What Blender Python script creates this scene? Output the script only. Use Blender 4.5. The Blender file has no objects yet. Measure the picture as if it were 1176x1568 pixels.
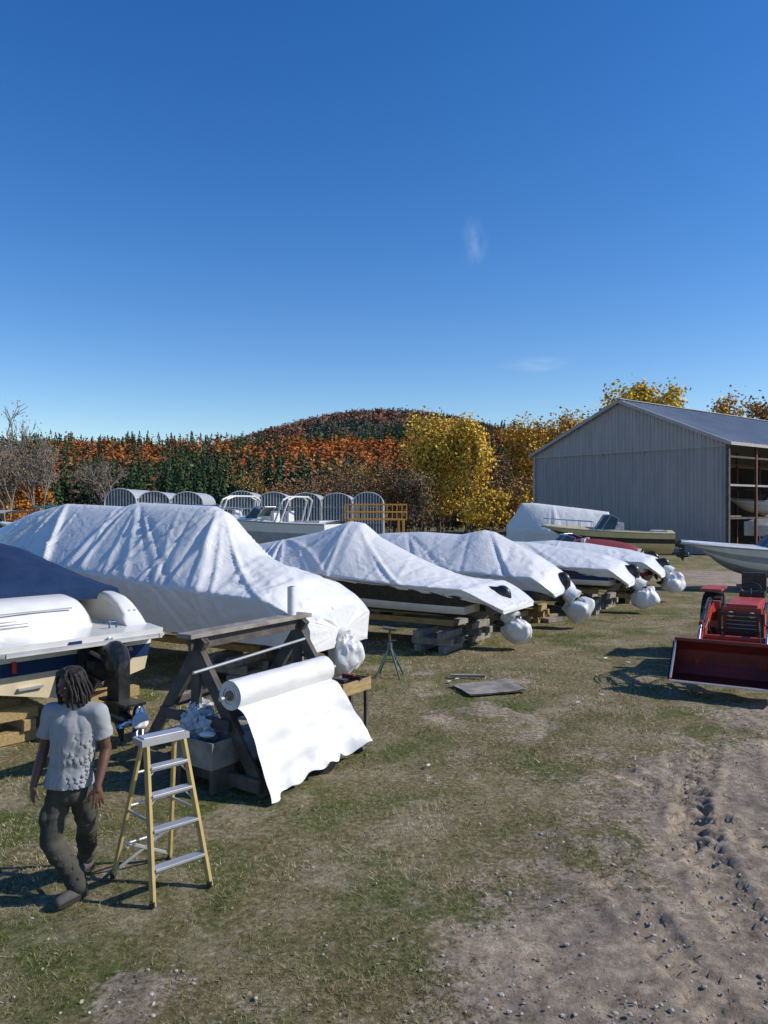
import bpy, math, random
import numpy as np
from mathutils import Vector, Matrix, noise
random.seed(7); rng=np.random.default_rng(7)
scn=bpy.context.scene
COL=scn.collection
CAMH=2.95
R=math.radians
# ------------------------------------------------------------------ materials
_m={}
def mat(name,c1,c2=None,scale=4.0,rough=.6,bump=0.0,bscale=30.0,metal=0.0,detail=4,lo=.35,hi=.65,stretch=(1,1,1),spec=.5,dist=0,bdist=.02):
    if name in _m: return _m[name]
    m=bpy.data.materials.new(name); m.use_nodes=True; nt=m.node_tree; n=nt.nodes; l=nt.links
    b=n['Principled BSDF']; b.inputs['Roughness'].default_value=rough; b.inputs['Metallic'].default_value=metal
    b.inputs['Specular IOR Level'].default_value=spec
    tc=n.new('ShaderNodeTexCoord'); mp=n.new('ShaderNodeMapping'); mp.inputs['Scale'].default_value=stretch
    l.new(tc.outputs['Object'],mp.inputs['Vector'])
    if c2 is None: c2=tuple(x*.75 for x in c1)
    t=n.new('ShaderNodeTexNoise'); t.inputs['Scale'].default_value=scale; t.inputs['Detail'].default_value=detail
    l.new(mp.outputs[0],t.inputs['Vector'])
    r=n.new('ShaderNodeValToRGB'); r.color_ramp.elements[0].position=lo; r.color_ramp.elements[1].position=hi
    r.color_ramp.elements[0].color=(*c1,1); r.color_ramp.elements[1].color=(*c2,1)
    l.new(t.outputs['Fac'],r.inputs['Fac']); l.new(r.outputs['Color'],b.inputs['Base Color'])
    if bump>0:
        t2=n.new('ShaderNodeTexNoise'); t2.inputs['Scale'].default_value=bscale; t2.inputs['Detail'].default_value=3; t2.inputs['Distortion'].default_value=dist
        l.new(mp.outputs[0],t2.inputs['Vector'])
        bp=n.new('ShaderNodeBump'); bp.inputs['Strength'].default_value=bump; bp.inputs['Distance'].default_value=bdist
        l.new(t2.outputs['Fac'],bp.inputs['Height']); l.new(bp.outputs[0],b.inputs['Normal'])
    _m[name]=m; return m
def attr_mat(name,rough=.8):
    if name in _m: return _m[name]
    m=bpy.data.materials.new(name); m.use_nodes=True; nt=m.node_tree; n=nt.nodes; l=nt.links
    b=n['Principled BSDF']; b.inputs['Roughness'].default_value=rough; b.inputs['Specular IOR Level'].default_value=.1
    a=n.new('ShaderNodeAttribute'); a.attribute_name='Col'
    l.new(a.outputs['Color'],b.inputs['Base Color'])
    _m[name]=m; return m
WRAP=mat('shrink_wrap_plastic',(.72,.71,.69),(.66,.655,.65),scale=1.2,rough=.30,bump=.55,bscale=3.0,dist=1.4,bdist=.045)
WRAPB=mat('shrink_wrap_bluish',(.52,.56,.60),(.46,.50,.56),scale=2,rough=.4,bump=.3,bscale=3,dist=.5)
GEL=mat('gelcoat_white',(.70,.69,.65),(.63,.62,.59),rough=.2)
CREAM=mat('hull_cream',(.62,.52,.34),(.5,.42,.28),rough=.35,scale=3)
NAVY=mat('gelcoat_navy',(.012,.035,.10),(.01,.03,.085),rough=.2)
CANV=mat('canvas_navy',(.010,.028,.075),(.016,.036,.09),rough=.9,bump=.5,bscale=12,spec=.2)
BLK=mat('black_paint',(.012,.012,.013),(.03,.03,.03),rough=.35,scale=9)
RUBB=mat('rubber',(.015,.015,.015),(.03,.028,.025),rough=.85,scale=9)
WOODY=mat('lumber_yellow',(.40,.28,.12),(.26,.18,.08),scale=6,rough=.8,bump=.3,stretch=(1,6,6))
WOODD=mat('timber_dark',(.06,.05,.045),(.11,.095,.08),scale=5,rough=.9,bump=.5,bscale=25)
WOODG=mat('timber_grey',(.30,.27,.23),(.17,.15,.13),scale=5,rough=.9,bump=.5,bscale=25)
ALU=mat('aluminium',(.62,.62,.62),(.5,.5,.5),rough=.35,metal=.6)
CHR=mat('stainless',(.7,.7,.72),(.6,.6,.62),rough=.18,metal=1)
GLASS=mat('tinted_glass',(.05,.07,.07),(.07,.10,.10),rough=.05)
MAROON=mat('maroon_canvas',(.20,.015,.025),(.15,.012,.02),rough=.8)
REDP=mat('tractor_red',(.20,.018,.014),(.11,.016,.014),rough=.5,scale=4)
ORGP=mat('loader_orange',(.46,.05,.025),(.33,.04,.02),rough=.4,scale=6)
GREYP=mat('grey_vinyl',(.35,.35,.35),(.28,.28,.28),rough=.6)
YELG=mat('gelcoat_pale_yellow',(.66,.54,.26),(.58,.47,.22),rough=.3)
WR2=mat('roll_plastic',(.70,.69,.67),(.65,.645,.63),scale=3,rough=.35,bump=.3,bscale=3,dist=1,bdist=.02)
# ------------------------------------------------------------------ mesh builder
class MB:
    def __init__(s): s.v=[];s.f=[];s.m=[];s.sm=[];s.mats=[]
    def mi(s,m):
        if m not in s.mats: s.mats.append(m)
        return s.mats.index(m)
    def add(s,vs,fs,m,smooth=False):
        o=len(s.v); s.v+= [tuple(x) for x in vs]; k=s.mi(m)
        for f in fs: s.f.append([i+o for i in f]); s.m.append(k); s.sm.append(smooth)
    def box(s,c,d,m,rot=None):
        c=Vector(c); vs=[]
        for x in(-.5,.5):
            for y in(-.5,.5):
                for z in(-.5,.5):
                    p=Vector((x*d[0],y*d[1],z*d[2]))
                    if rot is not None: p=rot@p
                    vs.append(c+p)
        s.add(vs,[(0,1,3,2),(4,6,7,5),(0,4,5,1),(2,3,7,6),(0,2,6,4),(1,5,7,3)],m)
    def beam(s,p1,p2,w,h,m,up=(0,0,1)):
        p1=Vector(p1);p2=Vector(p2); d=(p2-p1); L=d.length; d.normalize(); up=Vector(up)
        if abs(d.dot(up))>.98: up=Vector((0,1,0))
        sd=d.cross(up).normalized(); u=sd.cross(d)
        rot=Matrix((d,sd,u)).transposed()
        s.box((p1+p2)/2,(L,w,h),m,rot)
    def cyl(s,p1,p2,r1,m,r2=None,n=10,caps=True,smooth=True):
        if r2 is None:r2=r1
        p1=Vector(p1);p2=Vector(p2);d=(p2-p1).normalized()
        a=d.orthogonal().normalized(); b=d.cross(a); vs=[]
        for i in range(n):
            t=2*math.pi*i/n; o=a*math.cos(t)+b*math.sin(t)
            vs.append(p1+o*r1); vs.append(p2+o*r2)
        fs=[(2*i,2*((i+1)%n),2*((i+1)%n)+1,2*i+1) for i in range(n)]
        s.add(vs,fs,m,smooth)
        if caps:
            s.add([vs[2*i] for i in range(n)],[tuple(range(n))[::-1]],m); s.add([vs[2*i+1] for i in range(n)],[tuple(range(n))],m)
    def tube(s,pts,r,m,n=6):
        for a,b in zip(pts[:-1],pts[1:]): s.cyl(a,b,r,m,n=n)
    def sphere(s,c,r,m,nu=14,nv=9,fn=None,smooth=True):
        if not hasattr(r,'__len__'): r=(r,r,r)
        vs=[]
        for j in range(nv+1):
            ph=math.pi*j/nv
            for i in range(nu):
                th=2*math.pi*i/nu
                d=Vector((math.sin(ph)*math.cos(th),math.sin(ph)*math.sin(th),math.cos(ph)))
                k=1 if fn is None else fn(d)
                vs.append((c[0]+d.x*r[0]*k,c[1]+d.y*r[1]*k,c[2]+d.z*r[2]*k))
        fs=[]
        for j in range(nv):
            for i in range(nu):
                a=j*nu+i;b=j*nu+(i+1)%nu; fs.append((a,a+nu,b+nu,b))
        s.add(vs,fs,m,smooth)
    def grid(s,rows,m,smooth=True,mfun=None):
        nr=len(rows);nc=len(rows[0]); vs=[p for r in rows for p in r]
        if mfun is None:
            s.add(vs,[(i*nc+j,i*nc+j+1,(i+1)*nc+j+1,(i+1)*nc+j) for i in range(nr-1) for j in range(nc-1)],m,smooth)
        else:
            o=len(s.v); s.v+=[tuple(p) for p in vs]
            for i in range(nr-1):
                for j in range(nc-1):
                    s.f.append([o+i*nc+j,o+i*nc+j+1,o+(i+1)*nc+j+1,o+(i+1)*nc+j]); s.m.append(s.mi(mfun(i,j))); s.sm.append(smooth)
    def build(s,name,loc=(0,0,0),rz=0,bevel=0,parent=None):
        me=bpy.data.meshes.new(name); me.from_pydata(s.v,[],s.f)
        for m in s.mats: me.materials.append(m)
        me.polygons.foreach_set('material_index',s.m); me.polygons.foreach_set('use_smooth',s.sm); me.update()
        o=bpy.data.objects.new(name,me); COL.objects.link(o); o.location=loc; o.rotation_euler=(0,0,rz)
        if bevel:
            b=o.modifiers.new('bev','BEVEL'); b.width=bevel; b.segments=2; b.limit_method='ANGLE'
        if parent: o.parent=parent
        return o
# ------------------------------------------------------------------ person (walks towards the camera's left)
SKIN=mat('skin_brown',(.13,.062,.038),(.11,.052,.032),rough=.5,scale=20)
SHIRT=mat('tshirt_grey',(.33,.34,.35),(.30,.31,.32),rough=.95,scale=3,bump=.15,bscale=200,spec=.1)
PANTS=mat('work_pants',(.050,.050,.044),(.085,.080,.064),rough=.95,scale=3.5,bump=.2,bscale=150,spec=.1)
HAIR=mat('hair_black',(.012,.009,.008),(.02,.015,.013),rough=.7)
SHOE=mat('work_boot',(.10,.095,.085),(.06,.055,.05),rough=.85,scale=12)
SOLE=mat('boot_sole',(.03,.028,.025))
man=bpy.data.objects.new('walking_man',None); COL.objects.link(man)
def caps(mb,p1,r1,p2,r2,m):
    mb.cyl(p1,p2,r1,m,r2=r2,n=16); mb.sphere(p1,r1,m,nu=16,nv=10); mb.sphere(p2,r2,m,nu=16,nv=10)
def chain(mb,pts,m):
    for (p,r),(q,s_) in zip(pts[:-1],pts[1:]): caps(mb,Vector(p),r,Vector(q),s_,m)
def remesh(o,vox,sm=6,disp=None):
    md=o.modifiers.new('r','REMESH'); md.mode='VOXEL'; md.voxel_size=vox; md.use_smooth_shade=True
    s_=o.modifiers.new('s','SMOOTH'); s_.iterations=sm; s_.factor=.5
    mt=o.data.materials[0]
    dg=bpy.context.evaluated_depsgraph_get(); ev=o.evaluated_get(dg); me=bpy.data.meshes.new_from_object(ev)
    o.modifiers.clear(); o.data=me
    if len(me.materials)==0: me.materials.append(mt)
    if disp:
        for v in me.vertices: v.co+=v.normal*disp(v.co)
    me.polygons.foreach_set('use_smooth',[True]*len(me.polygons)); me.update()
Ls=(-2.50,5.79,1.415);Le=(-2.575,5.82,1.13);Lw=(-2.60,5.70,.90)
Rs=(-2.145,5.77,1.415);Re=(-2.105,5.82,1.13);Rw=(-2.125,5.70,.885)
mb=MB()
chain(mb,[((-2.32,5.79,1.40),.070),((-2.325,5.785,1.50),.058),((-2.335,5.78,1.57),.058)],SKIN)
for a,b_,c in((Ls,Le,Lw),(Rs,Re,Rw)):
    m1=Vector(b_).lerp(Vector(c),.3); chain(mb,[((-2.32,5.79,1.39),.05),(a,.050),(Vector(a).lerp(Vector(b_),.4),.047),(b_,.040),(m1,.041),(c,.026)],SKIN)
hc=Vector((-2.345,5.765,1.635))
HY_=Matrix.Rotation(R(150),3,'Z')@Matrix.Rotation(R(-14),3,'X')
def xf(m_,v0=0):
    for i in range(v0,len(m_.v)): m_.v[i]=tuple(hc+HY_@Vector(m_.v[i]))
v0=len(mb.v)
mb.sphere((0,0,.01),(.075,.095,.105),SKIN,nu=24,nv=16)
mb.sphere((0,.035,-.055),(.053,.062,.062),SKIN,nu=20,nv=14)
mb.sphere((0,.102,-.022),(.015,.022,.016),SKIN); mb.sphere((0,.096,0),(.009,.014,.028),SKIN)
mb.sphere((0,.088,.024),(.045,.016,.010),SKIN); mb.sphere((0,.093,-.052),(.024,.012,.006),SKIN); mb.sphere((0,.092,-.062),(.021,.012,.007),SKIN)
mb.sphere((0,.082,-.095),(.022,.018,.016),SKIN)
for q in(-1,1): mb.sphere((q*.078,.0,-.01),(.012,.022,.032),SKIN); mb.sphere((q*.042,.066,-.025),(.020,.02,.02),SKIN)
xf(mb,v0)
def hand(w,d,nrm,ths,curl=.35):
    w=Vector(w); d=Vector(d).normalized(); nrm=Vector(nrm); nrm=(nrm-d*nrm.dot(d)).normalized(); sd=d.cross(nrm)*ths
    chain(mb,[(w,.025),(w+d*.03,.026)],SKIN)
    for i,(o,L_) in enumerate(((.030,.070),(.011,.080),(-.009,.074),(-.028,.058))):
        k0=w+d*.018+sd*o*.5; k=w+d*.088+sd*o; chain(mb,[(k0,.017),(k,.0115)],SKIN)
        p=k; dd=d.copy(); seg=[L_*.42,L_*.32,L_*.26]; pts=[(p,.0095)]
        for j,s_ in enumerate(seg):
            ang=curl*(.7+.25*j)+.06*i; dd=(dd*math.cos(ang)+nrm*math.sin(ang)).normalized(); p=p+dd*s_+sd*o*.16; pts.append((p,.0088-.0012*j))
        chain(mb,pts,SKIN)
    t0=w+d*.025+sd*.024; t1_=t0+(d*.6+sd*.7+nrm*.3).normalized()*.04; t2_=t1_+(d*.85+sd*.35+nrm*.3).normalized()*.03; t3=t2_+(d*.95+nrm*.35).normalized()*.025
    chain(mb,[(t0,.015),(t1_,.0125),(t2_,.010),(t3,.0085)],SKIN)
hand(Lw,(-.02,-.25,-1),(.75,.6,0),1,.28)
hand(Rw,(.10,-.15,-1),(-.45,.8,0),-1,.16)
o=mb.build('body',parent=man); remesh(o,.0042,3)
mb=MB()
for q in(-1,1): mb.sphere((q*.028,.083,.004),(.012,.008,.007),GEL,nu=10,nv=8); mb.sphere((q*.028,.089,.004),(.005,.004,.005),BLK,nu=8,nv=6)
for q in(-1,1): mb.sphere((q*.028,.092,.021),(.016,.006,.003),HAIR,nu=10,nv=6)
xf(mb); mb.build('eyes',parent=man)
mb=MB()
chain(mb,[((-2.37,5.78,.86),.125),((-2.365,5.785,1.0),.120),((-2.35,5.785,1.15),.126),((-2.33,5.785,1.30),.13)],SHIRT)
for q in(-1,1):
    chain(mb,[((-2.37+q*.055,5.78,.87),.118),((-2.357+q*.045,5.785,1.02),.104),((-2.335+q*.055,5.785,1.2),.110),((-2.325+q*.075,5.785,1.33),.104),((-2.325+q*.10,5.785,1.40),.074)],SHIRT)
chain(mb,[((-2.325,5.79,1.36),.10),((-2.325,5.79,1.445),.074)],SHIRT)
for a,b_ in((Ls,Le),(Rs,Re)):
    e=Vector(a).lerp(Vector(b_),.66); c=Vector((-2.325,5.79,1.43)); chain(mb,[(c,.066),(Vector(a),.070),(Vector(a).lerp(Vector(b_),.35),.066)],SHIRT)
    mb.cyl(Vector(a).lerp(Vector(b_),.3),e,.063,SHIRT,r2=.068,n=20)
o=mb.build('t_shirt',parent=man)
remesh(o,.008,5,lambda c:.003+.012*max(0,1-abs(noise.noise(Vector((c.x*7+c.z*4,c.y*5,c.z*8)))*2.6))*max(0,1.4-abs(c.z-1.05)*3)+.002*noise.noise(c*16))
for v in o.data.vertices:
    if v.co.z<.87: v.co.z=.87+.012*noise.noise(v.co*9)
mb=MB()
Lh=(-2.445,5.79,.84);Lk=(-2.485,5.72,.47);La=(-2.315,5.80,.12)
Rh=(-2.295,5.80,.84);Rk=(-2.30,5.96,.49);Ra=(-2.42,6.24,.15)
chain(mb,[((-2.37,5.78,.91),.095),((-2.37,5.78,.82),.110)],PANTS)
for q in(-1,1): chain(mb,[((-2.37+q*.05,5.78,.91),.080),((-2.37+q*.055,5.775,.82),.100)],PANTS)
for h_,k,a in((Lh,Lk,La),(Rh,Rk,Ra)):
    h_=Vector(h_);k=Vector(k);a=Vector(a)
    chain(mb,[(h_-Vector((0,0,.03)),.092),(h_.lerp(k,.5),.086),(k,.074),(k.lerp(a,.4),.074),(k.lerp(a,.85),.066),(a-Vector((0,0,.02)),.066)],PANTS)
    mb.sphere(h_.lerp(k,.55)+Vector((.05 if h_.x>-2.37 else -.05,-.02,0)),(.05,.07,.10),PANTS)
o=mb.build('work_trousers',parent=man)
remesh(o,.008,4,lambda c:(0 if c.z>.86 else 1)*(.012*max(0,1-abs(noise.noise(Vector((c.x*5,c.y*5,c.z*13)))*2.8))*(1.2 if c.z<.4 else .6)+.003*noise.noise(c*16)))
for a,dx,dy in((La,-.50,-.86),(Ra,-.35,-.93)):
    mb=MB(); a=Vector(a); d=Vector((dx,dy,0)).normalized(); g=Vector((a.x,a.y,0))
    chain(mb,[(a+Vector((0,0,.0)),.045),(g+Vector((0,0,.06)),.046)],SHOE); chain(mb,[(g-d*.035+Vector((0,0,.055)),.042),(g+d*.08+Vector((0,0,.055)),.044),(g+d*.16+Vector((0,0,.045)),.036)],SHOE)
    o=mb.build('boot',parent=man); remesh(o,.006,3)
    for v in o.data.vertices: v.co.z=max(v.co.z,.022)
    mb=MB(); sd=Vector((-d.y,d.x,0)); out_=[]
    for t,wq in((-.085,.02),(-.07,.038),(0,.042),(.08,.048),(.15,.046),(.19,.03),(.20,.008)): out_.append(g+d*t+sd*wq)
    out_=out_+[g+d*t-sd*wq for t,wq in((.20,.008),(.19,.03),(.15,.046),(.08,.048),(0,.042),(-.07,.038),(-.085,.02))]; nn=len(out_)
    mb.add([p+Vector((0,0,.004)) for p in out_]+[p+Vector((0,0,.032)) for p in out_],[tuple(range(nn))[::-1],tuple(range(nn,2*nn))]+[(i,(i+1)%nn,nn+(i+1)%nn,nn+i) for i in range(nn)],SOLE); mb.build('sole',parent=man)
mb=MB(); mb.sphere((0,-.012,.030),(.086,.098,.096),HAIR,nu=24,nv=16,fn=lambda d:1+.06*noise.noise(d*6)-(.16 if d.y>.6 and d.z<.35 else 0))
rd=random.Random(4)
for i in range(115):
    th=rd.uniform(-math.pi*1.05,.05)
    if rd.random()<.32: th=rd.choice([rd.uniform(0,1.05),rd.uniform(math.pi-1.05,math.pi)])
    ph=rd.uniform(.25,1.2)
    d=Vector((math.sin(ph)*math.cos(th),math.sin(ph)*math.sin(th),math.cos(ph)))
    p=Vector((d.x*.084,d.y*.096-.010,d.z*.095+.03)); pts=[(p,.009)]; vx=Vector((d.x*.7,d.y*.6,.1)); zend=-rd.uniform(.07,.15); q=p.copy(); k=0
    while q.z>zend and k<14:
        vx=vx*.55+Vector((rd.uniform(-.25,.25),rd.uniform(-.25,.25),-.55)); q=q+vx.normalized()*.026
        rel=Vector((q.x,q.y,0))
        if rel.length<.084: rel=rel.normalized()*.088 if rel.length>1e-4 else Vector((0,-.09,0)); q=Vector((rel.x,rel.y,q.z))
        if q.y>.055 and abs(q.x)<.05: q.x=.052 if q.x>0 else -.052
        pts.append((q.copy(),.0095)); k+=1
    for (a,r_),(b_,s_) in zip(pts[:-1],pts[1:]): mb.cyl(a,b_,.0095,HAIR,r2=.009,n=7)
    mb.sphere(pts[-1][0],.009,HAIR,nu=6,nv=4)
xf(mb); mb.build('dreadlocks',parent=man)
# ------------------------------------------------------------------ numpy helpers
def quads_obj(name,V,nper,C,material,parent=None):
    N=len(V)//nper
    me=bpy.data.meshes.new(name); me.vertices.add(len(V)); me.vertices.foreach_set('co',V.astype(np.float32).ravel())
    me.loops.add(len(V)); me.loops.foreach_set('vertex_index',np.arange(len(V),dtype=np.int32))
    me.polygons.add(N); me.polygons.foreach_set('loop_start',(np.arange(N)*nper).astype(np.int32))
    try: me.polygons.foreach_set('loop_total',np.full(N,nper,dtype=np.int32))
    except Exception: pass
    me.update(calc_edges=True)
    a=me.color_attributes.new('Col','FLOAT_COLOR','POINT')
    cc=np.ones((len(V),4),dtype=np.float32); cc[:,:3]=np.repeat(C,nper,axis=0); a.data.foreach_set('color',cc.ravel())
    me.materials.append(material)
    o=bpy.data.objects.new(name,me); COL.objects.link(o)
    if parent: o.parent=parent
    return o
def leafquads(P,size,nrm=None,jit=.6):
    N=len(P)
    n0=rng.normal(size=(N,3))
    if nrm is not None: n0=n0*jit+nrm
    n0/=np.linalg.norm(n0,axis=1)[:,None]+1e-9
    a=rng.normal(size=(N,3)); a-=n0*np.sum(n0*a,axis=1)[:,None]; a/=np.linalg.norm(a,axis=1)[:,None]
    b=np.cross(n0,a)
    a=a*size[:,None]*.5; b=b*size[:,None]*.40
    V=np.stack([P-a*1.0,P+b,P+a,P-b],axis=1); return V.reshape(-1,3)
def h2(ix,iy,seed):
    n=np.sin(ix*127.1+iy*311.7+seed*74.7)*43758.5453; return n-np.floor(n)
def vn(x,y,seed=0):
    ix=np.floor(x);iy=np.floor(y);fx=x-ix;fy=y-iy; fx=fx*fx*(3-2*fx);fy=fy*fy*(3-2*fy)
    return (h2(ix,iy,seed)*(1-fx)+h2(ix+1,iy,seed)*fx)*(1-fy)+(h2(ix,iy+1,seed)*(1-fx)+h2(ix+1,iy+1,seed)*fx)*fy
def fbm(x,y,seed=0,o=4):
    r=0;a=.5;t=0
    for k in range(o): r=r+a*vn(x*2**k,y*2**k,seed+k*3);t+=a;a*=.5
    return r/t
def sst(a,b,x): t=np.clip((x-a)/(b-a),0,1); return t*t*(3-2*t)
# ------------------------------------------------------------------ camera, world, sun
cam=bpy.data.cameras.new('camera'); co=bpy.data.objects.new('camera',cam); COL.objects.link(co)
co.location=(0,0,CAMH); co.rotation_euler=(R(90-.3),0,0); cam.sensor_fit='VERTICAL'
cam.sensor_height=24; cam.lens=24*1178/1568; cam.clip_end=8000; cam.clip_start=.1; scn.camera=co
scn.view_settings.view_transform='Standard'; scn.view_settings.look='None'; scn.view_settings.exposure=0
EL=R(36); AZ=R(94)
S=Vector((math.cos(EL)*math.sin(AZ),math.cos(EL)*math.cos(AZ),math.sin(EL)))
sl=bpy.data.lights.new('sun','SUN'); sl.energy=4.7; sl.angle=R(.53); sl.color=(1,.95,.87)
so=bpy.data.objects.new('sun',sl); COL.objects.link(so); so.rotation_euler=S.to_track_quat('Z','Y').to_euler(); so.location=(30,0,30)
w=bpy.data.worlds.new('World'); scn.world=w; w.use_nodes=True; nt=w.node_tree; n=nt.nodes; l=nt.links
bg=n['Background']; bg.inputs[1].default_value=.135
sk=n.new('ShaderNodeTexSky'); sk.sky_type='NISHITA'; sk.sun_disc=False; sk.sun_elevation=EL; sk.sun_rotation=AZ
sk.altitude=100; sk.air_density=1.0; sk.dust_density=.2; sk.ozone_density=2.2
hs=n.new('ShaderNodeHueSaturation'); hs.inputs['Saturation'].default_value=1.38; hs.inputs['Hue'].default_value=.511; hs.inputs['Value'].default_value=1.10
l.new(sk.outputs[0],hs.inputs['Color'])
tc=n.new('ShaderNodeTexCoord'); prev=hs.outputs[0]
def cloud(prev,d,scx,scz,amt,seed):
    d=Vector(d).normalized()
    sub=n.new('ShaderNodeVectorMath'); sub.operation='SUBTRACT'; l.new(tc.outputs['Generated'],sub.inputs[0]); sub.inputs[1].default_value=d
    mul=n.new('ShaderNodeVectorMath'); mul.operation='MULTIPLY'; l.new(sub.outputs[0],mul.inputs[0]); mul.inputs[1].default_value=(1/scx,0,1/scz)
    ln=n.new('ShaderNodeVectorMath'); ln.operation='LENGTH'; l.new(mul.outputs[0],ln.inputs[0])
    mr=n.new('ShaderNodeMapRange'); mr.interpolation_type='SMOOTHSTEP'; mr.inputs['From Min'].default_value=1; mr.inputs['From Max'].default_value=0; l.new(ln.outputs['Value'],mr.inputs['Value'])
    ad=n.new('ShaderNodeVectorMath'); ad.operation='ADD'; l.new(mul.outputs[0],ad.inputs[0]); ad.inputs[1].default_value=(seed,seed,0)
    nz=n.new('ShaderNodeTexNoise'); nz.inputs['Scale'].default_value=1.2; nz.inputs['Detail'].default_value=3; nz.inputs['Distortion'].default_value=.3; l.new(ad.outputs[0],nz.inputs['Vector'])
    m2=n.new('ShaderNodeMapRange'); m2.inputs['From Min'].default_value=.35; m2.inputs['From Max'].default_value=.85; l.new(nz.outputs['Fac'],m2.inputs['Value'])
    mm=n.new('ShaderNodeMath'); mm.operation='MULTIPLY'; l.new(mr.outputs[0],mm.inputs[0]); l.new(m2.outputs[0],mm.inputs[1])
    m3=n.new('ShaderNodeMath'); m3.operation='MULTIPLY'; l.new(mm.outputs[0],m3.inputs[0]); m3.inputs[1].default_value=amt
    mx=n.new('ShaderNodeMixRGB'); l.new(m3.outputs[0],mx.inputs[0]); l.new(prev,mx.inputs[1]); mx.inputs[2].default_value=(4.5,5.6,7,1)
    return mx.outputs[0]
prev=cloud(prev,(.117,1,.345),.022,.034,.4,3)
prev=cloud(prev,(.20,1,.187),.055,.012,.6,8)
l.new(prev,bg.inputs[0])
# ------------------------------------------------------------------ ground
def axis(lo,hi,step,far,g=1.12):
    a=list(np.arange(lo,hi,step)); s=step; x=hi
    while x<far: a.append(x); s*=g; x+=s
    a.append(far); s=step; x=lo-step; b=[]
    while x>-far: b.append(x); s*=g; x-=s
    b.append(-far); return np.array(b[::-1]+a)
xs=axis(-4,7.5,.04,3500); ys=axis(3.6,13,.04,3500)
X,Y=np.meshgrid(xs,ys)
fy=np.array([-50,0,4.4,5.6,6.8,8.4,10.2,11.3,13,16,4000]); fx=np.array([-6,-2.2,-.1,.7,1.5,2.8,4.3,5.9,9,30,3000])
def dirtmask(X,Y):
    d=(X-np.interp(Y,fy,fx))
    nz=(fbm(X*.8,Y*.8,5)-.5)*3.8+(fbm(X*5,Y*5,9)-.5)*2.4
    m=sst(-1.4,1.9,d+nz)
    g=sst(-.8,.8,(3.8-abs(Y-32-.12*(X-14)))/1.0+ (fbm(X*.5,Y*.5,15)-.5)*3)*sst(10,14,X+(fbm(X*.4,Y*.4,25)-.5)*3)
    bare=.6*sst(.60,.74,fbm(X*1.3+7,Y*1.3,85))*(Y<14)
    return np.clip(np.maximum(np.maximum(m*(Y<20),g),bare),0,1)
D=dirtmask(X,Y)
Z=(fbm(X*.35,Y*.35,2)-.5)*.05+(fbm(X*2.3,Y*2.3,3)-.5)*.03
near=(np.abs(X)<14)&(Y>2)&(Y<22)
fade=sst(22,9,Y)
Z=Z+near*fade*(D*((fbm(X*3.5,Y*3.5,31,5)-.5)*.08+(fbm(X*12,Y*12,33,3)-.5)*.04)+(1-D)*(fbm(X*7,Y*7,4,3)-.5)*.025)
def track(cx,wd,y0,y1,ph):
    c=cx(Y); dd=np.abs(X-c); inside=sst(wd/2+.05,wd/2-.03,dd)*sst(y0,y0+.6,Y)*sst(y1,y1-.8,Y)
    lug=np.sin((Y*1.0+np.abs(X-c)*1.1)*2*math.pi/.22+ph)
    rim=np.exp(-((dd-wd/2-.05)/.05)**2)*sst(y0,y0+.6,Y)*sst(y1,y1-.8,Y)
    return (inside*(-.022+.018*np.sign(lug)*np.minimum(1,abs(lug)*2))+rim*.014)*np.clip(fbm(X*1.3,Y*1.3,41)*2-.1,0,1.3)
for cx,wd,a,b,ph in [(lambda y:2.55+.16*(y-5.5)+.03*(y-5.5)**2,.36,4.9,10.5,0),(lambda y:3.55+.22*(y-5.5)+.03*(y-5.5)**2,.36,4.2,10.5,1.4),(lambda y:1.9-.10*(y-5)+.05*(y-5)**2,.3,3.4,7.6,1.4),(lambda y:3.2-.35*(y-7),.34,5.5,9.6,.4),(lambda y:3.0+.5*(y-7.5),.34,6.2,10.6,.9)]:
    Z=Z+near*track(cx,wd,a,b,ph)*D
Z=np.where(Y>130,Z-.3,Z)
ny,nx=X.shape
V=np.stack([X,Y,Z],-1).reshape(-1,3)
idx=np.arange(nx*ny).reshape(ny,nx)
F=np.stack([idx[:-1,:-1],idx[:-1,1:],idx[1:,1:],idx[1:,:-1]],-1).reshape(-1)
me=bpy.data.meshes.new('ground'); me.vertices.add(len(V)); me.vertices.foreach_set('co',V.astype(np.float32).ravel())
me.loops.add(len(F)); me.loops.foreach_set('vertex_index',F.astype(np.int32)); NP=len(F)//4
me.polygons.add(NP); me.polygons.foreach_set('loop_start',(np.arange(NP)*4).astype(np.int32)); me.update(calc_edges=True)
me.polygons.foreach_set('use_smooth',np.ones(NP,dtype=bool))
at=me.attributes.new('dirt','FLOAT','POINT'); at.data.foreach_set('value',D.astype(np.float32).ravel())
gr=bpy.data.objects.new('ground',me); COL.objects.link(gr)
m=bpy.data.materials.new('ground_grass_and_dirt'); m.use_nodes=True; nt=m.node_tree; n=nt.nodes; l=nt.links; b=n['Principled BSDF']
b.inputs['Roughness'].default_value=.95; b.inputs['Specular IOR Level'].default_value=.1
tc=n.new('ShaderNodeTexCoord')
def NZ(scale,det=6,rgh=.6,dist=0):
    t=n.new('ShaderNodeTexNoise'); t.inputs['Scale'].default_value=scale; t.inputs['Detail'].default_value=det; t.inputs['Roughness'].default_value=rgh; t.inputs['Distortion'].default_value=dist; l.new(tc.outputs['Object'],t.inputs['Vector']); return t.outputs['Fac']
def RAMP(f,stops):
    r=n.new('ShaderNodeValToRGB'); e=r.color_ramp.elements
    while len(e)<len(stops): e.new(.5)
    for i,(p,c) in enumerate(stops): e[i].position=p; e[i].color=(*c,1)
    l.new(f,r.inputs['Fac']); return r.outputs['Color']
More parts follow.
